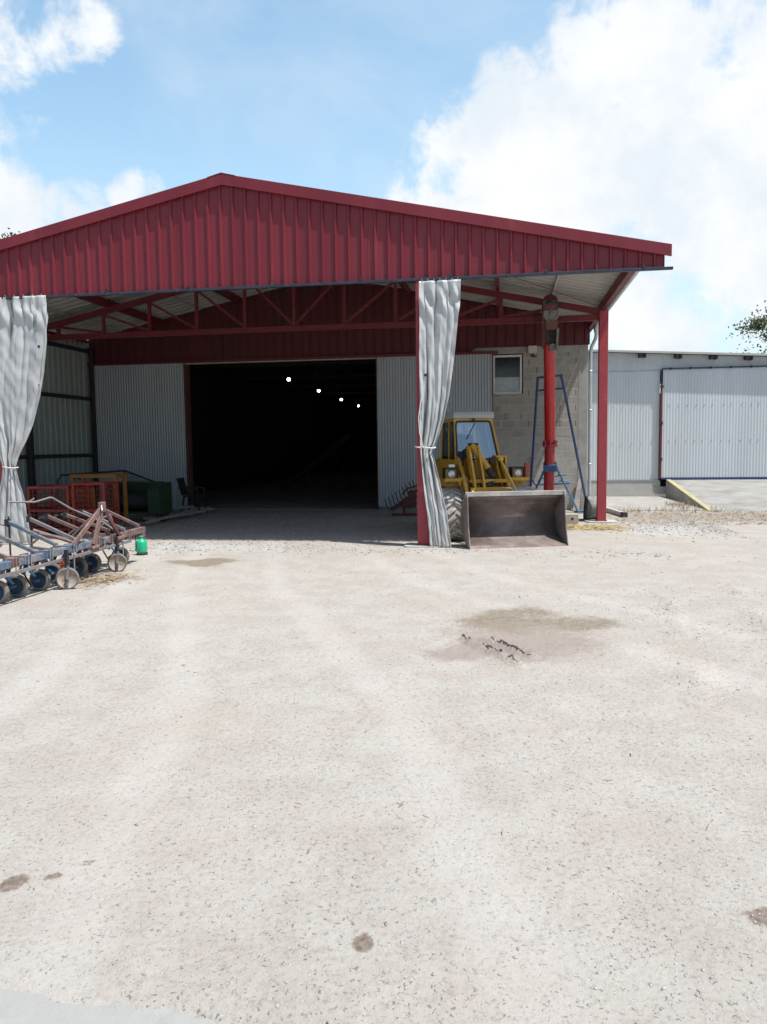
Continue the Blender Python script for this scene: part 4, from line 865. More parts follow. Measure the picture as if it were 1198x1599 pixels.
# loader linkage
for s_ in (-1, 1):
    xa = CX+s_*.40-.04; mb = MB()
    pl = [(1.92, 1.42), (1.82, 1.53), (1.68, 1.50), (1.15, 1.06), (.78, .56), (.70, .38), (.78, .32), (.90, .44), (1.22, .84), (1.60, 1.22)]
    mb.prism(pl, lambda u, v: V(xa-.03, u, v), lambda u, v: V(xa+.03, u, v)); part(mb, 'lift_arm', 'loader_yellow', bevel=.006)
    mb = MB(); mb.tube([(xa+s_*.07, 1.72, 1.36), (xa+s_*.07, 1.25, 1.02)], .035, 10); part(mb, 'lift_cylinder', 'loader_yellow')
    mb = MB(); mb.tube([(xa+s_*.07, 1.25, 1.02), (xa+s_*.07, .92, .74)], .017, 8); part(mb, 'piston_rod', 'chrome')
    # tower plates carrying the arms
    mb = MB(); xb_ = CX+s_*.27; pl = [(1.20, .985), (1.88, .985), (1.86, 1.35), (1.74, 1.50), (1.62, 1.50), (1.52, 1.3)]
    mb.prism(pl, lambda u, v: V(xb_-.02, u, v), lambda u, v: V(xb_+.02, u, v)); part(mb, 'tower_plate', 'loader_yellow', bevel=.005)
mb = MB(); mb.box(CX-.36, CX+.34, 1.13, 1.2, 1.06, 1.12); mb.tube([(CX-.47, 1.76, 1.43), (CX+.40, 1.76, 1.43)], .03, 10); part(mb, 'cross_tube', 'loader_yellow')
mb = MB(); mb.box(CX+.23, CX+.44, 1.5, 1.8, 1.505, 1.54); mb.box(CX+.40, CX+.44, 1.5, 1.8, 1.30, 1.504); part(mb, 'bracket', 'loader_yellow', bevel=.004)
for dx in (-.30, -.13):   # twin plates of the bell crank
    mb = MB(); pl = [(1.62, 1.70), (1.50, 1.74), (1.38, 1.66), (1.05, 1.15), (.95, .92), (1.02, .90), (1.22, 1.16), (1.56, 1.55)]; x_ = CX+dx; mb.prism(pl, lambda u, v: V(x_-.018, u, v), lambda u, v: V(x_+.018, u, v)); part(mb, 'bell_crank', 'loader_yellow', bevel=.004)
mb = MB(); mb.tube([(CX-.215, 1.52, 1.70), (CX+.02, 1.30, 1.30)], .065, 14); mb.tube([(CX-.21, 1.54, 1.72), (CX-.19, 1.5, 1.67)], .078, 14); part(mb, 'tilt_cylinder', 'loader_yellow')
mb = MB(); mb.tube([(CX-.30, 1.52, 1.74), (CX-.12, 1.5, 1.74)], .04, 10, ); mb.tube([(CX+.02, 1.30, 1.30), (CX+.10, 1.22, 1.14)], .06, 12); mb.tube([(CX+.13, 1.5, 1.38), (CX+.13, 1.5, 1.50)], .045, 10); mb.tube([(CX+.0, 1.3, .9), (CX-.05, 1.15, 1.08)], .12, 12); part(mb, 'joint', 'black_rubber')
mb = MB(); mb.tube([(CX+.30, 1.62, 1.47), (CX+.46, .95, .93), (CX+.47, .75, .82)], .026, 10); part(mb, 'side_link', 'loader_yellow_bright')if False else None
M['link_yellow'] = pbr('link_yellow', (.66, .42, .10), .3, var=.1)
mb = MB(); mb.tube([(CX+.31, 1.50, 1.46), (CX+.42, .70, .80)], .027, 10); mb.lathe((CX+.31, 1.5, 1.47), (1, 0, 0), [(0, -.05), (.04, -.05), (.04, .05), (0, .05)], 12); part(mb, 'side_link', 'link_yellow')
for k, (x_, off) in enumerate(((-.42, 0), (-.38, .03), (-.34, .06))):
    mb = MB(); mb.tube([(CX+x_, 1.75, 1.35), (CX+x_-.01, 1.66, 1.58+off*.5), (CX+x_+.07, 1.6, 1.66+off), (CX+x_+.13, 1.56, 1.58+off), (CX+x_+.15, 1.5, 1.42)], .014, 8); part(mb, 'hose', 'blue_steel' if k == 1 else 'black_rubber')
mb = MB(); mb.tube([(CX+.05, .95, .92), (CX+.15, .8, .98), (CX+.28, .75, .97), (CX+.35, .85, .9)], .014, 8); part(mb, 'hose', 'off_white')

# ------------------------------------------------------------------ auger on its blue stand
au = thing('grain_auger', (1.0, 18.4, 0), 'tall red grain auger standing almost upright on a blue A-frame', 'auger')
def APT(px, py): # the auger leans: base at Y=18.45, top at Y=17.2
    z = 1.0; Y = 18.4
    for _ in range(8): p = at(px, py, Y); Y = 18.45-1.25*max(0, p.z)/4.8
    return at(px, py, Y)
base = V(.985, 18.45, .12); a1 = APT(859, 690); a2 = APT(858, 545); top = APT(857, 466)
mb = MB(); mb.tube([a1, a2+(top-a2)*.1], .122, 20); au_t = mb.build('tube', 'auger_red', au)
mb = MB(); mb.tube([base, a1], .118, 20); q_ = mb.build('lower_tube', 'auger_red_worn', au)
ax = (top-base).normalized(); c = a1
mb = MB(); mb.lathe(c, ax, [(.123, -.06), (.165, -.06), (.165, -.02), (.13, -.02)], 20)
for k in range(8): th = k*math.pi/4; mb.box(c.x+.15*math.cos(th)-.015, c.x+.15*math.cos(th)+.015, c.y+.15*math.sin(th)-.015, c.y+.15*math.sin(th)+.015, c.z-.12, c.z+.03)
mb.build('flange', 'auger_red_worn', au)
# head: housing, motor, pulley, spout
def abox(mb, cpt, w_, d_, h_, m=0):
    mb.bar(cpt-ax*h_/2, cpt+ax*h_/2, w_, d_, up=(0, 1, 0), m=m)
hd = APT(858, 515); hs = MB(); abox(hs, (a2+top)/2+V(0, .06, 0), .30, .20, (top-a2).length*.95); hs.build('head_housing', 'auger_rust', au, bevel=.01)
c = APT(859, 466); mb = MB(); mb.lathe(c+V(0, .12, -.1), (0, -1, 0), [(0, 0), (.16, 0), (.165, .02), (.165, .24), (.15, .26), (0, .26)], 20); mb.build('head_cap', 'red_steel', au)
c = APT(859, 477); mb = MB(); abox(mb, c+V(0, -.1, 0), .31, .16, .22); mb.lathe(c+V(-.03, -.18, .03), (0, -1, 0), [(.05, 0), (.05, .03), (0, .04)], 12); mb.build('motor', 'black_steel', au)
c = APT(860, 491); mb = MB(); mb.lathe(c+V(.0, -.12, 0), (.05, -1, -.35), [(0, -.02), (.15, -.02), (.165, 0), (.172, .03), (.15, .05), (.135, .03), (.05, .035), (.04, .06), (0, .06)], 26); mb.build('pulley', 'grey_plastic', au)
c = APT(861, 507); mb = MB(); abox(mb, c+V(0, -.04, 0), .25, .22, .2); mb.build('gearbox', 'auger_rust', au, bevel=.01)
c0, c1 = APT(862, 515), APT(862, 549); mb = MB()
mb.bar(c0+V(-.11, -.10, 0), c1+V(-.07, -.2, .0), .012, .16, up=(0, 1, 0)); mb.build('spout', 'auger_rust', au)
mb = MB(); mb.bar(c0+V(.12, -.10, 0), c1+V(.085, -.2, 0), .05, .16, up=(0, 1, 0)); mb.build('spout', 'grey_plastic', au)
mb = MB(); mb.bar(c0+V(0, -.06, 0), c1+V(0, -.12, .15), .2, .02, up=(0, 1, 0)); mb.build('spout_mouth', 'black_rubber', au)
mb = MB(); mb.lathe(c1+V(0, -.2, .07), (0, -1, -.5), [(.0, -.02), (.07, -.02), (.09, .0), (.085, .03), (.04, .01), (0, .01)], 16); mb.build('spout_ring', 'grey_plastic', au)
# stand
LT, RT = at(840, 590, 17.85), at(877, 586, 17.85); LF, RF = at(826.5, 795, 19.9), at(918, 797, 20.1)
LF.z = .03; RF.z = max(.03, RF.z)
for a, b in ((LT, LF), (RT, RF)): mb = MB(); mb.tube([a, b], .030, 10); mb.build('leg', 'blue_steel', au)
def lerp3(a, b, k): return a+(b-a)*k
for y_ in (.0, .085): mb = MB(); mb.tube([lerp3(LT, LF, y_)-V(.03, 0, 0), lerp3(RT, RF, y_)+V(.03, 0, 0)], .024, 8); mb.build('crossbar', 'blue_steel', au)
k1 = (757-590)/(795-590.); mb = MB(); pL = lerp3(LT, LF, .82); pR = lerp3(LT, LF, .70); mb.tube([pR+V(-.1, 0, -.02), pR], .014, 6); mb.tube([lerp3(LT, LF, .72), V(pL.x+.10, 19.2, .75), V(1.5, 18.9, .80)], .018, 8); mb.build('brace', 'blue_steel', au)
SL_, SR_ = at(868, 728, 18.2), at(903, 797, 19.8); SR_.z = .05
mb = MB(); mb.tube([SL_, SR_], .03, 8); mb.build('strut', 'blue_light', au) if 'blue_light' in M else None
M['blue_light'] = pbr('blue_light', (.07, .20, .36), .45, var=.2, dirt=(.15, .2, .25), dscale=9)
mb = MB(); mb.tube([SL_, SR_], .028, 8); mb.build('strut', 'blue_light', au)
a = at(851, 733, 18.2); b = at(834, 770, 18.9); b2 = a+(b-a)*1.55; b2.z = max(b2.z, .05); mb = MB(); mb.tube([a, b2], .028, 8); mb.build('strut', 'blue_light', au)
mb = MB(); mb.tube([at(843, 747, 18.45), at(884, 741, 18.5)], .022, 8); mb.tube([at(840, 754, 18.5), at(893, 750, 18.7)], .014, 8); mb.build('crossbar', 'blue_light', au)
c = APT(859, 729); mb = MB(); abox(mb, c, .29, .27, .16); mb.build('clamp', 'blue_steel', au, bevel=.01)
mb = MB(); mb.bar(V(SR_.x-.08, 19.8, .045), V(RF.x+.05, 20.05, .045), .07, .05); mb.tube([V(SR_.x-.6, 19.8, .04), V(SR_.x, 19.8, .04)], .012, 6); mb.build('foot', 'blue_steel', au)
mb = MB(); mb.box(.80, 1.17, 18.3, 18.6, .0, .13); mb.build('base', 'auger_rust', au)

# ------------------------------------------------------------------ things round the right post
p = V(1.42, 17.0, 0); t = thing('concrete_block', p, 'square concrete block with a bolt hole beside the bucket of the loader', 'block')
mb = MB(); mb.box(1.26, 1.54, 16.95, 17.2, 0, .24); bl = mb.build('body', 'conc_pink', t, bevel=.01) if 'conc_pink' in M else None
M['conc_pink'] = pbr('conc_pink', (.40, .34, .30), .9, var=.15, bump=.004, bscale=40)
if bl is None: bl = mb.build('body', 'conc_pink', t, bevel=.01)
mb = MB(); mb.lathe((1.41, 16.949, .14), (0, -1, 0), [(0, .001), (.022, .001), (.026, .004), (.03, .0)], 12); mb.build('bolt_hole', 'black_rubber', t)
t = thing('plastic_tub', (2.0, 18.25, 0), 'crumpled grey plastic tub lying on its side behind the foot of the right red post', 'tub')
mb = MB(); P = []
for i in range(9):
    k = i/8; rr_ = .30-.07*k; row = []
    for j in range(25):
        a_ = 2*math.pi*j/24; w_ = 1+.05*math.sin(3*a_+i)+.03*math.sin(7*a_); c = V(1.80+k*.34, 18.15+.1*k, .28-.02*k); row.append(c+V(math.sin(a_)*.08*rr_, math.cos(a_)*rr_*w_*.85, max(-c.z+.0, math.sin(a_)*rr_*w_*.93)))
    P.append(row)
mb.grid(P); mb.build('shell', 'grey_plastic', t, solid=.012, fix=False)
mb = MB(); mb.tube(P[0], .018, 6, cap=False); mb.build('rim', 'black_rubber', t)
a, b = gnd(950, 800), gnd(973, 807); mb = MB(); d_ = (b-a).normalized(); a = a-d_*.5
t = thing('square_pipe', (a+b)/2, 'grey square drain pipe lying on the gravel to the right of the red post', 'pipe')
mb.bar(a+V(0, 0, .07), b+V(0, 0, .06), .11, .10); mb.build('pipe_body', 'off_white', t, bevel=.006)
mb = MB(); mb.bar(b+d_*.001+V(0, 0, .058), b+d_*.16+V(0, 0, .055), .13, .12); mb.build('pipe_end', 'black_rubber', t, bevel=.01)
a, b = at(899, 793, 20.55), at(906, 748, 20.84); a.z = .0
mb = MB(); mb.bar(a, b, .16, .03, up=(0, 1, 0), w2=.10); tag(mb.build('leaning_board', 'plank', bevel=.004), 'narrow weathered board leaning on the block wall inside the blue stand leg', 'board')

# ------------------------------------------------------------------ harrow behind the front post
hr = thing('tined_harrow', (-2.3, 19.2, 0), 'rusty red tined harrow standing folded by the corrugated door, left of the front post', 'harrow')
a, b = at(612, 796, 19.1), at(655, 766, 19.3); mb = MB(); mb.bar(a, b, .09, .09); mb.bar(a+V(.1, .3, .05), b+V(.1, .3, .05), .08, .08); mb.bar(a+V(0, 0, -.12), a+V(1.2, 0, -.12), .07, .07); mb.build('beam', 'rust_dark', hr)
for k in range(9):
    c = a+(b-a)*(k/8.); mb = MB(); mb.tube([c, c+V(-.10, -.05, .04), c+V(-.13, -.05, .16), c+V(-.17, -.03, .27)], .014, 6); mb.build('tine', 'rust_dark', hr)
mb = MB(); mb.tube([at(629, 772, 19.2), at(636, 763, 19.3), at(656, 757, 19.3)], .022, 8); mb.tube([at(630, 780, 19.2), at(656, 768, 19.3)], .02, 8); mb.build('guard', 'rust_dark', hr)
mb = MB(); mb.box(-2.55, -1.7, 19.1, 19.6, .22, .42); mb.box(-2.4, -1.75, 19.2, 19.5, .42, .62); mb.build('body', 'rust_dark', hr, bevel=.02)
for xx in (-2.5, -1.8): mb = MB(); mb.box(xx-.03, xx+.03, 19.15, 19.25, 0, .25); mb.build('leg', 'rust_dark', hr)

# ------------------------------------------------------------------ cages, crate, bin and scrap on the left
def cage(x0, x1, y0, y1, h, label, mat, dark, mid=.47):
    t = thing('mesh_cage', ((x0+x1)/2, (y0+y1)/2, 0), label, 'cage', group='red steel mesh cages')
    b = .05
    mb = MB()
    for xx in (x0, x1-b):
        for yy in (y0, y1-b): mb.box(xx, xx+b, yy, yy+b, 0, h)
    for zz in (.08, mid, h-b):
        mb.box(x0+b, x1-b, y0+.002, y0+b-.002, zz, zz+b); mb.box(x0+b, x1-b, y1-b+.002, y1-.002, zz, zz+b); mb.box(x0+.002, x0+b-.002, y0+b, y1-b, zz, zz+b); mb.box(x1-b+.002, x1-.002, y0+b, y1-b, zz, zz+b)
    mb.build('frame', mat, t, bevel=.004)
    for (ax_, c0) in (('y', y0+.02), ('y', y1-.03), ('x', x0+.02), ('x', x1-.03)):
        mb = MB(); u0, u1 = (x0, x1) if ax_ == 'y' else (y0, y1); n = int((u1-u0)/.105)
        for k in range(1, n):
            u = u0+(u1-u0)*k/n
            mb.box(*((u-.004, u+.004, c0, c0+.008) if ax_ == 'y' else (c0, c0+.008, u-.004, u+.004)), .1, h-.03)
        for k in range(1, int(h/.105)):
            z = .08+k*.105; mb.box(*((x0+.03, x1-.03, c0+.009, c0+.016) if ax_ == 'y' else (c0+.009, c0+.016, y0+.03, y1-.03)), z-.004, z+.004)
        mb.build('wire_mesh', 'red_cage', t)
    mb = MB(); mb.box(x0+b, x1-b, y0+b, y1-b, .09, .11); mb.build('base_panel', dark, t)
    return t
cage(-9.80, -8.87, 14.75, 15.6, 1.00, 'red steel mesh cage at the left, beside the foot of the curtain', 'red_cage', 'red_cage_dark')
cage(-8.80, -8.07, 14.75, 15.35, 1.07, 'smaller red steel mesh cage standing in front of the yellow-orange crate', 'red_cage', 'red_cage_dark')
t = thing('steel_crate', (-8.5, 16.2, 0), 'yellow-orange steel crate standing behind the red mesh cages', 'crate')
x0, x1, y0, y1, h = -9.5, -8.42, 15.9, 16.4, 1.2; mb = MB()
for xx in (x0, x1-.07):
    for yy in (y0, y1-.07): mb.box(xx, xx+.07, yy, yy+.07, 0, h)
for yy in (y0+.002, y1-.068): mb.box(x0+.07, x1-.07, yy, yy+.06, h-.08, h-.001)
for xx in (x0+.002, x1-.068): mb.box(xx, xx+.06, y0+.07, y1-.07, h-.08, h-.001)
mb.build('frame', 'orange', t, bevel=.006)
mb = MB(); mb.box(x0+.2, x0+.55, y0+.02, y0+.04, .1, h-.3); mb.build('panel', 'orange', t)
t = thing('green_hopper', (-8.5, 17.6, 0), 'dark green steel hopper with open front and a drum inside, against the shaded door', 'hopper')
x0, x1, y0, y1 = -9.45, -8.08, 17.4, 18.0
mb = MB(); mb.box(x0, x1, y1-.03, y1, .2, .93); mb.box(x0+.2, x1-.2, y0, y1-.031, .2, .24); mb.build('back_panel', 'green_dark', t)
for xx, ww in ((x0, .2), (x1-.3, .3)):
    mb = MB(); mb.prism([(y0-.12, .2), (y0-.12, .78), (y0, .93), (y1-.031, .93), (y1-.031, .2)], lambda u, v: V(xx, u, v), lambda u, v: V(xx+ww, u, v)); mb.build('end_panel', 'green_bin', t, bevel=.01)
mb = MB(); mb.box(x0, x1+.03, y0-.02, y0+.1, .931, .97); mb.build('top_bar', 'green_bin', t)
mb = MB(); mb.tube([(x0+.2, y0+.3, .48), (x1-.3, y0+.3, .48)], .19, 18); mb.build('drum', 'black_rubber', t)
for xx in (x0+.05, x1-.1):
    mb = MB(); mb.box(xx, xx+.06, y0+.1, y1-.1, 0, .2); mb.build('foot', 'green_dark', t)
mb = MB(); mb.tube([(x1, y0+.1, .45), (x1+.14, y0+.1, .45)], .015, 6); mb.build('crank', 'black_steel', t)
# black tubular frame with wire netting
t = thing('wire_frame', (-9.7, 18.4, 0), 'large black tubular frame covered with wire netting, standing behind the hopper and cages', 'frame')
A_, B_, C_, D_ = at(90, 752, 17.0), at(96, 742, 17.0), at(195, 735, 18.6), at(243, 753, 19.4)
E_ = at(190, 770, 18.5)
mb = MB(); mb.tube([V(A_.x, A_.y, 0), A_, B_, C_, D_, V(D_.x, D_.y, 0)], .025, 8); mb.tube([C_, E_, V(E_.x, E_.y, 0)], .025, 8); mb.tube([at(112, 742, 17.3), at(145, 758, 18.0)], .02, 8); mb.build('tube_frame', 'black_steel', t)
mb = MB()
for k in range(1, 22):
    q0 = C_+(D_-C_)*k/22; mb.tube([q0, V(q0.x, q0.y, .75)], .004, 4, cap=False)
for k in range(1, 6):
    mb.tube([C_-V(0, 0, .09*k), V(D_.x, D_.y, C_.z-.09*k)] if C_.z-.09*k < D_.z else [C_-V(0, 0, .09*k), C_+(D_-C_)*min(1, .09*k/(C_.z-D_.z))], .004, 4, cap=False)
mb.build('netting', 'black_steel', t)
# boards on the floor
lbl = ['longest grey board, at the front of the low heap', 'grey board second from the front in the low heap', 'grey board crossing the top of the low heap', 'darker board lying on the left end of the heap', 'short thick board under the chair end of the heap', 'thin grey board at the back of the heap', 'warped board sticking out of the left of the heap']
a0, a1_ = gnd(245, 820), gnd(320, 806)
spec = [(230, 822, 300, 808, .0), (228, 816, 318, 804, .0), (215, 812, 300, 802, .06), (205, 815, 262, 806, .06), (285, 805, 333, 800, .0), (220, 806, 326, 798, .0), (192, 806, 240, 803, .11)]
for i, (xa, ya, xb_, yb_, z) in enumerate(spec):
    p, q = gnd(xa, ya), gnd(xb_, yb_); mb = MB(); hh = .055
    d_ = (q-p); n_ = 6; side = Vector((-d_.y, d_.x, 0)).normalized()*rnd.uniform(.05, .085)
    bow = rnd.uniform(.0, .03); rows = []
    for k in range(n_+1):
        c = p+d_*k/n_+V(0, 0, z*1.6+.07+bow*math.sin(math.pi*k/n_)); rows.append([c-side, c+side, c+side+V(0, 0, hh), c-side+V(0, 0, hh), c-side])
    mb.grid(rows, sm=False); mb.add(rows[0][:4], [(0, 1, 2, 3)]); mb.add(rows[-1][:4], [(0, 1, 2, 3)])
    tag(mb.build('board', 'plank'), lbl[i]+' beside the green hopper', 'board', 'boards heaped on the floor of the red shed')
# chair
t = thing('garden_chair', (-8.35, 19.6, 0), 'dark plastic garden chair with armrests at the left edge of the dark doorway', 'chair')
cx, cy, cz = -8.25, 19.75, .06
mb = MB(); mb.box(cx-.22, cx+.22, cy-.22, cy+.22, cz+.40, cz+.44); mb.build('seat', 'dark_chair', t, bevel=.01)
mb = MB()
for k in range(6): mb.bar((cx-.25, cy-.19+k*.076, cz+.44), (cx-.36, cy-.19+k*.076, cz+.86), .02, .05, up=(0, 1, 0))
mb.bar((cx-.36, cy-.23, cz+.86), (cx-.36, cy+.23, cz+.86), .03, .07); mb.build('backrest', 'dark_chair', t)
for sx in (-1, 1):
    for sy in (-1, 1): mb = MB(); mb.bar((cx+sx*.19, cy+sy*.19, cz+.40), (cx+sx*.25, cy+sy*.23, 0), .045, .045, w2=.03, h2=.03); mb.build('leg', 'dark_chair', t)
for sy in (-1, 1): mb = MB(); mb.bar((cx-.32, cy+sy*.25, cz+.64), (cx+.22, cy+sy*.25, cz+.62), .05, .03); mb.bar((cx+.2, cy+sy*.25, cz+.61), (cx+.22, cy+sy*.24, cz+.4), .04, .03); mb.build('armrest', 'dark_chair', t)
# sprayer bottle
jp = V(-5.955, 12.02, 0); t = thing('garden_sprayer', jp, 'bright green plastic pressure sprayer on the gravel beside the cultivator', 'sprayer')
mb = MB(); mb.lathe(jp, (0, 0, 1), [(0, .035), (.078, .035), (.082, .05), (.082, .2), (.074, .225), (.045, .25), (.03, .258), (.028, .285), (.0, .285)], 24)
mb.tube([jp+V(-.085, -.02, .05), jp+V(-.088, -.02, .19), jp+V(-.06, -.02, .225)], .022, 8); mb.build('tank', 'jug_green', t)
mb = MB(); mb.lathe(jp, (0, 0, 1), [(0, 0), (.09, 0), (.092, .03), (.08, .036), (0, .036)], 24); mb.build('base', 'black_rubber', t)
mb = MB(); mb.lathe(jp, (0, 0, 1), [(0, .285), (.035, .285), (.035, .31), (.012, .312), (.012, .325), (0, .325)], 16); mb.tube([jp+V(-.045, 0, .325), jp+V(.045, 0, .325)], .011, 8); mb.build('pump_handle', 'jug_green', t)

# ------------------------------------------------------------------ cultivator
cu = thing('row_cultivator', (-5.7, 9.7, 0), 'blue and rusty row-crop cultivator with toolbar, three-point headstock and small press wheels at the left', 'cultivator')
BX = -5.58
def cpart(mb, name, mat, **k): return mb.build(name, mat, cu, **k)
mb = MB(); mb.bar((BX, 7.3, .455), (BX, 10.45, .475), .085, .085); cpart(mb, 'toolbar', 'blue_faded', bevel=.006)
mb = MB(); mb.bar((BX+.02, 10.452, .49), (BX+.02, 11.28, .50), .085, .085); cpart(mb, 'toolbar', 'rust_pale', bevel=.006)['label'] = 'rusty right end of the toolbar'
mb = MB(); mb.bar((BX+.09, 7.35, .36), (BX+.09, 10.7, .39), .035, .035); cpart(mb, 'hitch_rail', 'rust_grey')
mb = MB(); mb.bar((BX-.28, 7.5, .38), (BX-.28, 11.1, .40), .06, .06); cpart(mb, 'rear_rail', 'rust_grey')
for yy, wd_ in ((8.05, .13), (8.28, .13), (8.72, .14), (9.25, .12), (9.9, .12), (10.25, .10), (10.75, .10), (11.2, .06)):
    mb = MB(); mb.bar((BX, yy-wd_/2, .47), (BX, yy+wd_/2, .47), .105, .105)
    for q in (-.03, .03): mb.tube([(BX+.07, yy+q, .36), (BX+.07, yy+q, .55)], .008, 6)
    cpart(mb, 'clamp', 'rust_pale' if yy > 9.5 or yy < 8.1 else 'blue_faded', bevel=.004)
# rising arms
arms = [((222-8, 820), (165, 797), 11.15, 'rust_pale'), ((192, 826), (128, 799), 10.65, 'blue_faded'), ((168, 828), (103, 804), 10.3, 'rust_pale'), ((162, 843), (74, 806), 10.0, 'rust_pale'),
        ((118, 843), (46, 810), 9.5, 'rust_grey'), ((86, 850), (12, 815), 9.15, 'blue_faded'), ((54, 862), (-30, 824), 8.65, 'blue_faded'), ((14, 872), (-50, 848), 8.2, 'rust_pale')]
for i, (a, b, yy, mt) in enumerate(arms):
    A_ = at(*a, yy); B_ = at(*b, yy); mb = MB(); mb.bar(A_, B_, .036, .046); mb.bar(A_+V(.005, 0, .02), V(A_.x+.005, yy, .50), .05, .05, up=(0, 1, 0))
    mb.bar(V(A_.x, yy, .51), V(BX+.03, yy, .51), .04, .03) if abs(A_.x-BX) > .03 else None
    ar = cpart(mb, 'arm', mt, bevel=.004)
    mb = MB(); mb.box(B_.x-.025, B_.x+.02, yy-.035, yy+.035, B_.z-.045, B_.z+.035); mb.build('clamp', 'black_steel', ar)
    if i in (4, 5, 6):
        mb = MB(); mb.tube([V(B_.x+.01, yy+.01, B_.z+.07), V(B_.x+.01, yy+.01, .22)], .012, 6); mb.build('marker_rod', 'black_steel', ar)
# bent tube over the top
mb = MB(); mb.tube([at(*p, yy) for p, yy in (((13, 784), 9.6), ((45, 784), 9.75), ((55, 784), 9.8), ((78, 777), 9.95), ((82, 777.5), 10.), ((112, 795), 10.2), ((160, 815), 10.5), ((185, 832), 10.6))], .014, 8); mb.tube([at(45, 784, 9.75), at(54, 778, 9.8)], .013, 6)
mb.tube([at(13, 784, 9.6), at(14, 812, 9.4)], .008, 6); mb.tube([at(-10, 815, 9.2), at(12, 822, 9.15)], .012, 6); cpart(mb, 'bent_tube', 'rust_grey')
for a, b in (((52, 828), (118, 848)), ((62, 833), (108, 843))):
    mb = MB(); mb.tube([at(*a, 9.8), at(*b, 9.9)], .024, 8); cpart(mb, 'strut', 'rust_pale')
# headstock
ap = V(-5.53, 10.02, 1.0)
mb = MB(); mb.box(ap.x-.03, ap.x+.03, ap.y-.06, ap.y+.06, ap.z-.12, ap.z+.02)
hs = cpart(mb, 'headstock', 'rust_pale', bevel=.01)
for q, mt, w_ in (((-5.53, 9.22, .50), 'rust_pale', .055), ((-5.50, 9.72, .46), 'rust_pale', .07), ((-5.50, 10.45, .48), 'rust_dark', .055), ((-5.75, 10.25, .52), 'rust_dark', .04), ((-5.95, 9.95, .55), 'rust_pale', .04)):
    mb = MB(); mb.bar(ap-V(0, 0, .05), q, w_, .03, up=(1, 0, 0)); mb.build('leg', mt, hs)
mb = MB(); mb.bar((-5.52, 9.98, .80), (-5.52, 10.2, .83), .02, .02); mb.bar((-5.52, 10.38, .55), (-5.52, 10.2, .83), .03, .02, up=(1, 0, 0)); mb.build('cross_strap', 'rust_grey', hs)
mb = MB(); mb.tube([ap+V(.03, -.07, -.03), ap+V(.06, -.11, -.09)], .013, 8); mb.build('pin', 'chrome', hs)
mb = MB(); mb.tube([(-5.50, 10.33, .46), (-5.50, 10.53, .47)], .035, 12); mb.tube([(-5.48, 9.6, .42), (-5.48, 9.78, .43)], .03, 12); mb.build('lower_pin', 'rust_pale', hs)
# two castering gauge wheels with pale discs
for gx, gy, gr in ((-5.43, 8.92, .140), (-5.47, 10.27, .135)):
    axv = V(.47, -.88, 0).normalized(); c = V(gx, gy, gr)
    mb = MB(); mb.lathe(c, axv, [(gr-.02, -.03), (gr-.003, -.022), (gr, 0), (gr-.003, .022), (gr-.02, .03)], 30); wl_ = cpart(mb, 'gauge_wheel', 'tyre_tan')
    mb = MB(); mb.lathe(c, axv, [(0, .012), (gr-.02, .02), (gr-.019, .03)], 30); mb.lathe(c, axv, [(0, -.012), (gr-.02, -.02), (gr-.019, -.03)], 30); mb.build('disc', 'cream_disc', wl_)
    mb = MB(); mb.bar(c+axv*.05, c+axv*.05+V(.02, .0, gr+.03), .03, .008, up=axv); mb.lathe(c, axv, [(0, .07), (.014, .07), (.014, .0), (0, 0)], 10); mb.bar(c+axv*.03+V(0, 0, 0), c+axv*.03+V(-.01, 0, -.1), .035, .006, up=axv); mb.build('fork', 'blue_faded', wl_)
    mb = MB(); mb.bar(c+V(0, 0, gr+.0)+axv*.0, (gx, gy, .50), .042, .045, up=(0, 1, 0)); mb.build('shank', 'black_steel', wl_)
    sd_ = Vector((axv.y, -axv.x, 0)); mb = MB(); mb.tube([c+V(0, 0, gr+.03), c+sd_*.09+V(0, 0, gr-.03), c+sd_*.13+V(0, 0, gr*.55)], .009, 6); mb.build('scraper', 'rust_pale', wl_)
    mb = MB(); q = c+V(.05, .09, 0); mb.tube([(q.x, q.y, .44), (q.x, q.y, .24), (q.x-.02, q.y-.03, .22), (q.x-.07, q.y-.06, .25)], .010, 6); mb.build('hook', 'rust_grey', wl_)
# press wheels on blue forks (built once, then copied)
def press():
    c = V(-5.74, 8.82, .135); gr = .135
    u = MB(); fx = c.x-.25
    u.bar((c.x-.20, c.y-.055, .36), (c.x+.01, c.y-.055, .14), .012, .045, up=(0, 1, 0)); u.bar((c.x-.20, c.y+.055, .36), (c.x+.01, c.y+.055, .14), .012, .045, up=(0, 1, 0)); u.box(c.x-.26, c.x-.14, c.y-.07, c.y+.07, .33, .40); u.bar((c.x-.14, c.y, .37), (BX-.03, c.y, .42), .05, .04)
    un = u.build('wheel_unit', 'blue_deep', cu)
    mb = MB(); mb.lathe(c, (0, -1, 0), [(gr-.035, -.033), (gr-.012, -.035), (gr, -.02), (gr, .02), (gr-.012, .035), (gr-.035, .033)], 28); mb.build('tyre', 'tyre_tan', un)
    mb = MB(); mb.lathe(c, (0, -1, 0), [(0, .02), (.03, .03), (.05, .012), (gr-.034, .018), (gr-.034, .03)], 24); mb.lathe(c, (0, 1, 0), [(0, .02), (.03, .03), (.05, .012), (gr-.034, .018), (gr-.034, .03)], 24); mb.build('rim', 'blue_deep', un)
    mb = MB(); mb.tube([c+V(0, -.07, 0), c+V(0, .07, 0)], .018, 10); mb.build('hub', 'rust_grey', un)
    return un
un = press()
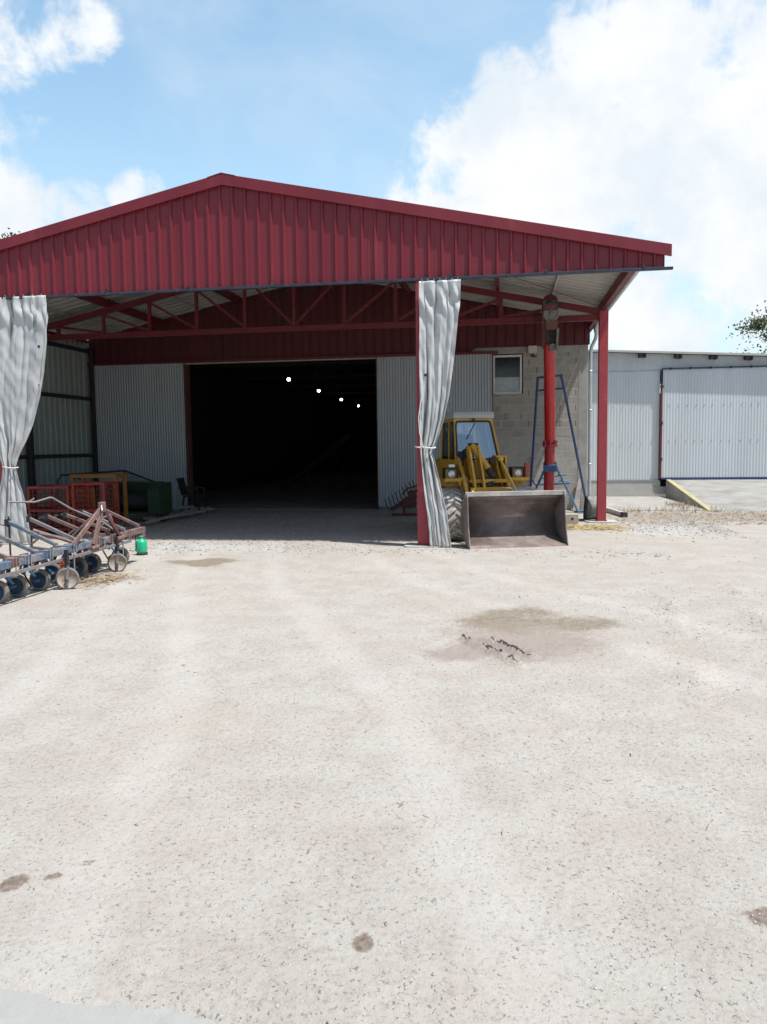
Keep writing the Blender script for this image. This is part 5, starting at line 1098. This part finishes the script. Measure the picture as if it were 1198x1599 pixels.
for dx, dy in ((-.03, -.42), (.0, -.82), (-.12, .50), (-.10, 1.05), (-.10, 1.42), (-.02, 2.10)):
    c = un.copy(); C.objects.link(c); c.location = un.location+V(dx, dy, 0)
    for ch in un.children: q = ch.copy(); C.objects.link(q); q.parent = c
# tines and springs between the wheels
for k in range(9):
    yy = 8.2+k*.33; mb = MB(); xx = BX-.28; mb.tube([(xx, yy, .38), (xx-.06, yy, .46), (xx-.16, yy, .44), (xx-.18, yy, .30), (xx-.10, yy, .16), (xx-.02, yy, .03)], .011, 6); mb.bar((xx-.02, yy, .09), (xx+.02, yy, .0), .05, .008); cpart(mb, 'tine', 'rust_grey' if k % 2 else 'rust_dark')
for k in range(4):
    yy = 8.5+k*.8; mb = MB(); mb.bar((BX-.05, yy, .42), (BX-.62, yy+.05, .47), .035, .035); mb.bar((BX-.62, yy+.05, .5), (BX-.45, yy+.04, .62), .03, .02); cpart(mb, 'link', 'rust_grey' if k % 2 else 'blue_faded')
mb = MB(); mb.box(-5.80, -5.74, 9.32, 9.38, .14, .30); mb.bar((-5.80, 9.35, .28), (-5.70, 9.30, .16), .05, .05); cpart(mb, 'reflector', 'lens_red')
mb = MB(); mb.tube([(BX+.03, 11.0, .44), (BX+.03, 11.02, .24), (BX+.0, 10.98, .2), (BX-.05, 10.94, .22)], .006, 6); cpart(mb, 'hook', 'black_steel')

for k in range(14):
    yy = 7.9+k*.235; r3 = random.Random(k); mb = MB(); x0 = BX-.12-r3.random()*.12
    mb.bar((x0, yy, .44), (x0-.10, yy+r3.uniform(-.05, .05), .20+r3.random()*.1), .022, .05); mb.tube([(x0+.05, yy+.05, .42), (x0-.25, yy+.03, .36), (x0-.34, yy+.03, .22)], .012, 6); mb.box(x0-.06, x0+.05, yy-.03, yy+.05, .38, .46)
    cpart(mb, 'bracket', ('rust_dark', 'rust_grey', 'black_steel', 'blue_deep')[k % 4])
# ------------------------------------------------------------------ trees beyond
def tree(x, y, h, rx, label, seed, n=34000, z0=.3, lean=0):
    rr_ = np.random.RandomState(seed); t = thing('tree', (x, y, 0), label, 'tree')
    mb = MB(); mb.tube([(x, y, 0), (x+.1, y, h*.25), (x-.1, y+.1, h*.5), (x, y, h*.8)], .28, 10, r2=.05)
    tips = []
    for k in range(26):
        a = rr_.rand()*6.28; zb_ = h*(z0+.5*rr_.rand()); l = rx*(.55+.5*rr_.rand())*(1.1-.5*zb_/h); e = V(x+math.cos(a)*l, y+math.sin(a)*l, zb_+l*(.15+.5*rr_.rand()))
        m_ = V(x+math.cos(a)*l*.5, y+math.sin(a)*l*.5, zb_+l*.3); mb.tube([(x, y, zb_-.3), m_, e], .09, 6, r2=.015); tips.append(e); tips.append((m_+e)/2)
        for q in range(3): e2 = e+V(*(rr_.rand(3)-.5))*1.4; mb.tube([m_, e2], .03, 5, r2=.008); tips.append(e2)
    mb.build('trunk', 'bark', t)
    T_ = np.array([tuple(p) for p in tips]); idx = rr_.randint(0, len(T_), n); cl = T_[idx]+rr_.randn(n, 3)*np.array([.42, .42, .26])*(.5+rr_.rand(len(T_))[idx][:, None])
    s_ = .05+rr_.rand(n)*.05; d1 = rr_.randn(n, 3); d1 /= np.linalg.norm(d1, axis=1)[:, None]; d2 = np.cross(d1, rr_.randn(n, 3)); d2 /= np.linalg.norm(d2, axis=1)[:, None]
    v = np.stack([cl-d1*s_[:, None], cl+d2*s_[:, None]*.6, cl+d1*s_[:, None], cl-d2*s_[:, None]*.6], 1).reshape(-1, 3)
    mb = MB(); mb.add(v.tolist(), [(4*i, 4*i+1, 4*i+2, 4*i+3) for i in range(n)]); mb.build('crown', 'leaf', t, fix=False)
tree(16.4, 46, 11.6, 4.8, 'leafy green tree rising behind the silver shed at the right edge', 4, 22000)
tree(-28.9, 40, 16.6, 3.4, 'leafy tree top just showing past the left end of the red gable', 6, 9000)

# ------------------------------------------------------------------ loose stuff on the ground
def sticks(name, mat, n, fx, fy, L, wd, seed, flat=True):
    rs_ = np.random.RandomState(seed); x = fx(rs_, n); y = fy(rs_, n); z = height(x, y)+.006+rs_.rand(n)*.015
    th = rs_.rand(n)*6.28; l = L*(.4+rs_.rand(n)); tl = (rs_.rand(n)-.3)*.5
    dx, dy = np.cos(th)*l/2, np.sin(th)*l/2; wx, wy = -np.sin(th)*wd*(.5+rs_.rand(n)), np.cos(th)*wd*(.5+rs_.rand(n)); dz = l*tl*.5
    v = np.stack([np.stack([x-dx-wx, y-dy-wy, z], -1), np.stack([x+dx-wx, y+dy-wy, z+abs(dz)], -1), np.stack([x+dx+wx, y+dy+wy, z+abs(dz)+.003], -1), np.stack([x-dx+wx, y-dy+wy, z+.004], -1)], 1).reshape(-1, 3)
    me = bpy.data.meshes.new(name); me.from_pydata(v.tolist(), [], [(4*i, 4*i+1, 4*i+2, 4*i+3) for i in range(n)]); me.materials.append(M[mat]); o = bpy.data.objects.new(name, me); C.objects.link(o); o['kind'] = 'stuff'; return o
sticks('dry_leaves', 'dry', 2600, lambda r, n: 2.4+r.rand(n)**.8*7, lambda r, n: 17.2+r.rand(n)*3.4, .07, .014, 11)
sticks('straw', 'straw', 1500, lambda r, n: 1.75+r.randn(n)*.36, lambda r, n: 16.45+r.randn(n)*.28, .12, .004, 12)
sticks('grass_litter', 'dry', 420, lambda r, n: -5.4+r.randn(n)*.25, lambda r, n: 9.6+r.randn(n)*.3, .09, .005, 13)
sticks('twigs', 'dry', 130, lambda r, n: -2.8+r.rand(n)*6.5, lambda r, n: 3+r.rand(n)**1.2*10, .035, .0022, 14)
def weeds():
    rs_ = np.random.RandomState(5); mb = MB()
    for k in range(420):
        if k < 220: x = 4.35+rs_.rand()*.65; y = 20.8+rs_.rand()**.6*1.8
        else: x = 2.4+rs_.rand()*3; y = 20.4+rs_.randn()*.22
        h = .05+rs_.rand()*.16; a = rs_.rand()*6.28; l = h*.5
        mb.add([(x-.006, y, 0), (x+.006, y, 0), (x+math.cos(a)*l, y+math.sin(a)*l, h)], [(0, 1, 2)])
    mb.build('dry_weeds', 'dry', fix=False)['kind'] = 'stuff'
weeds()
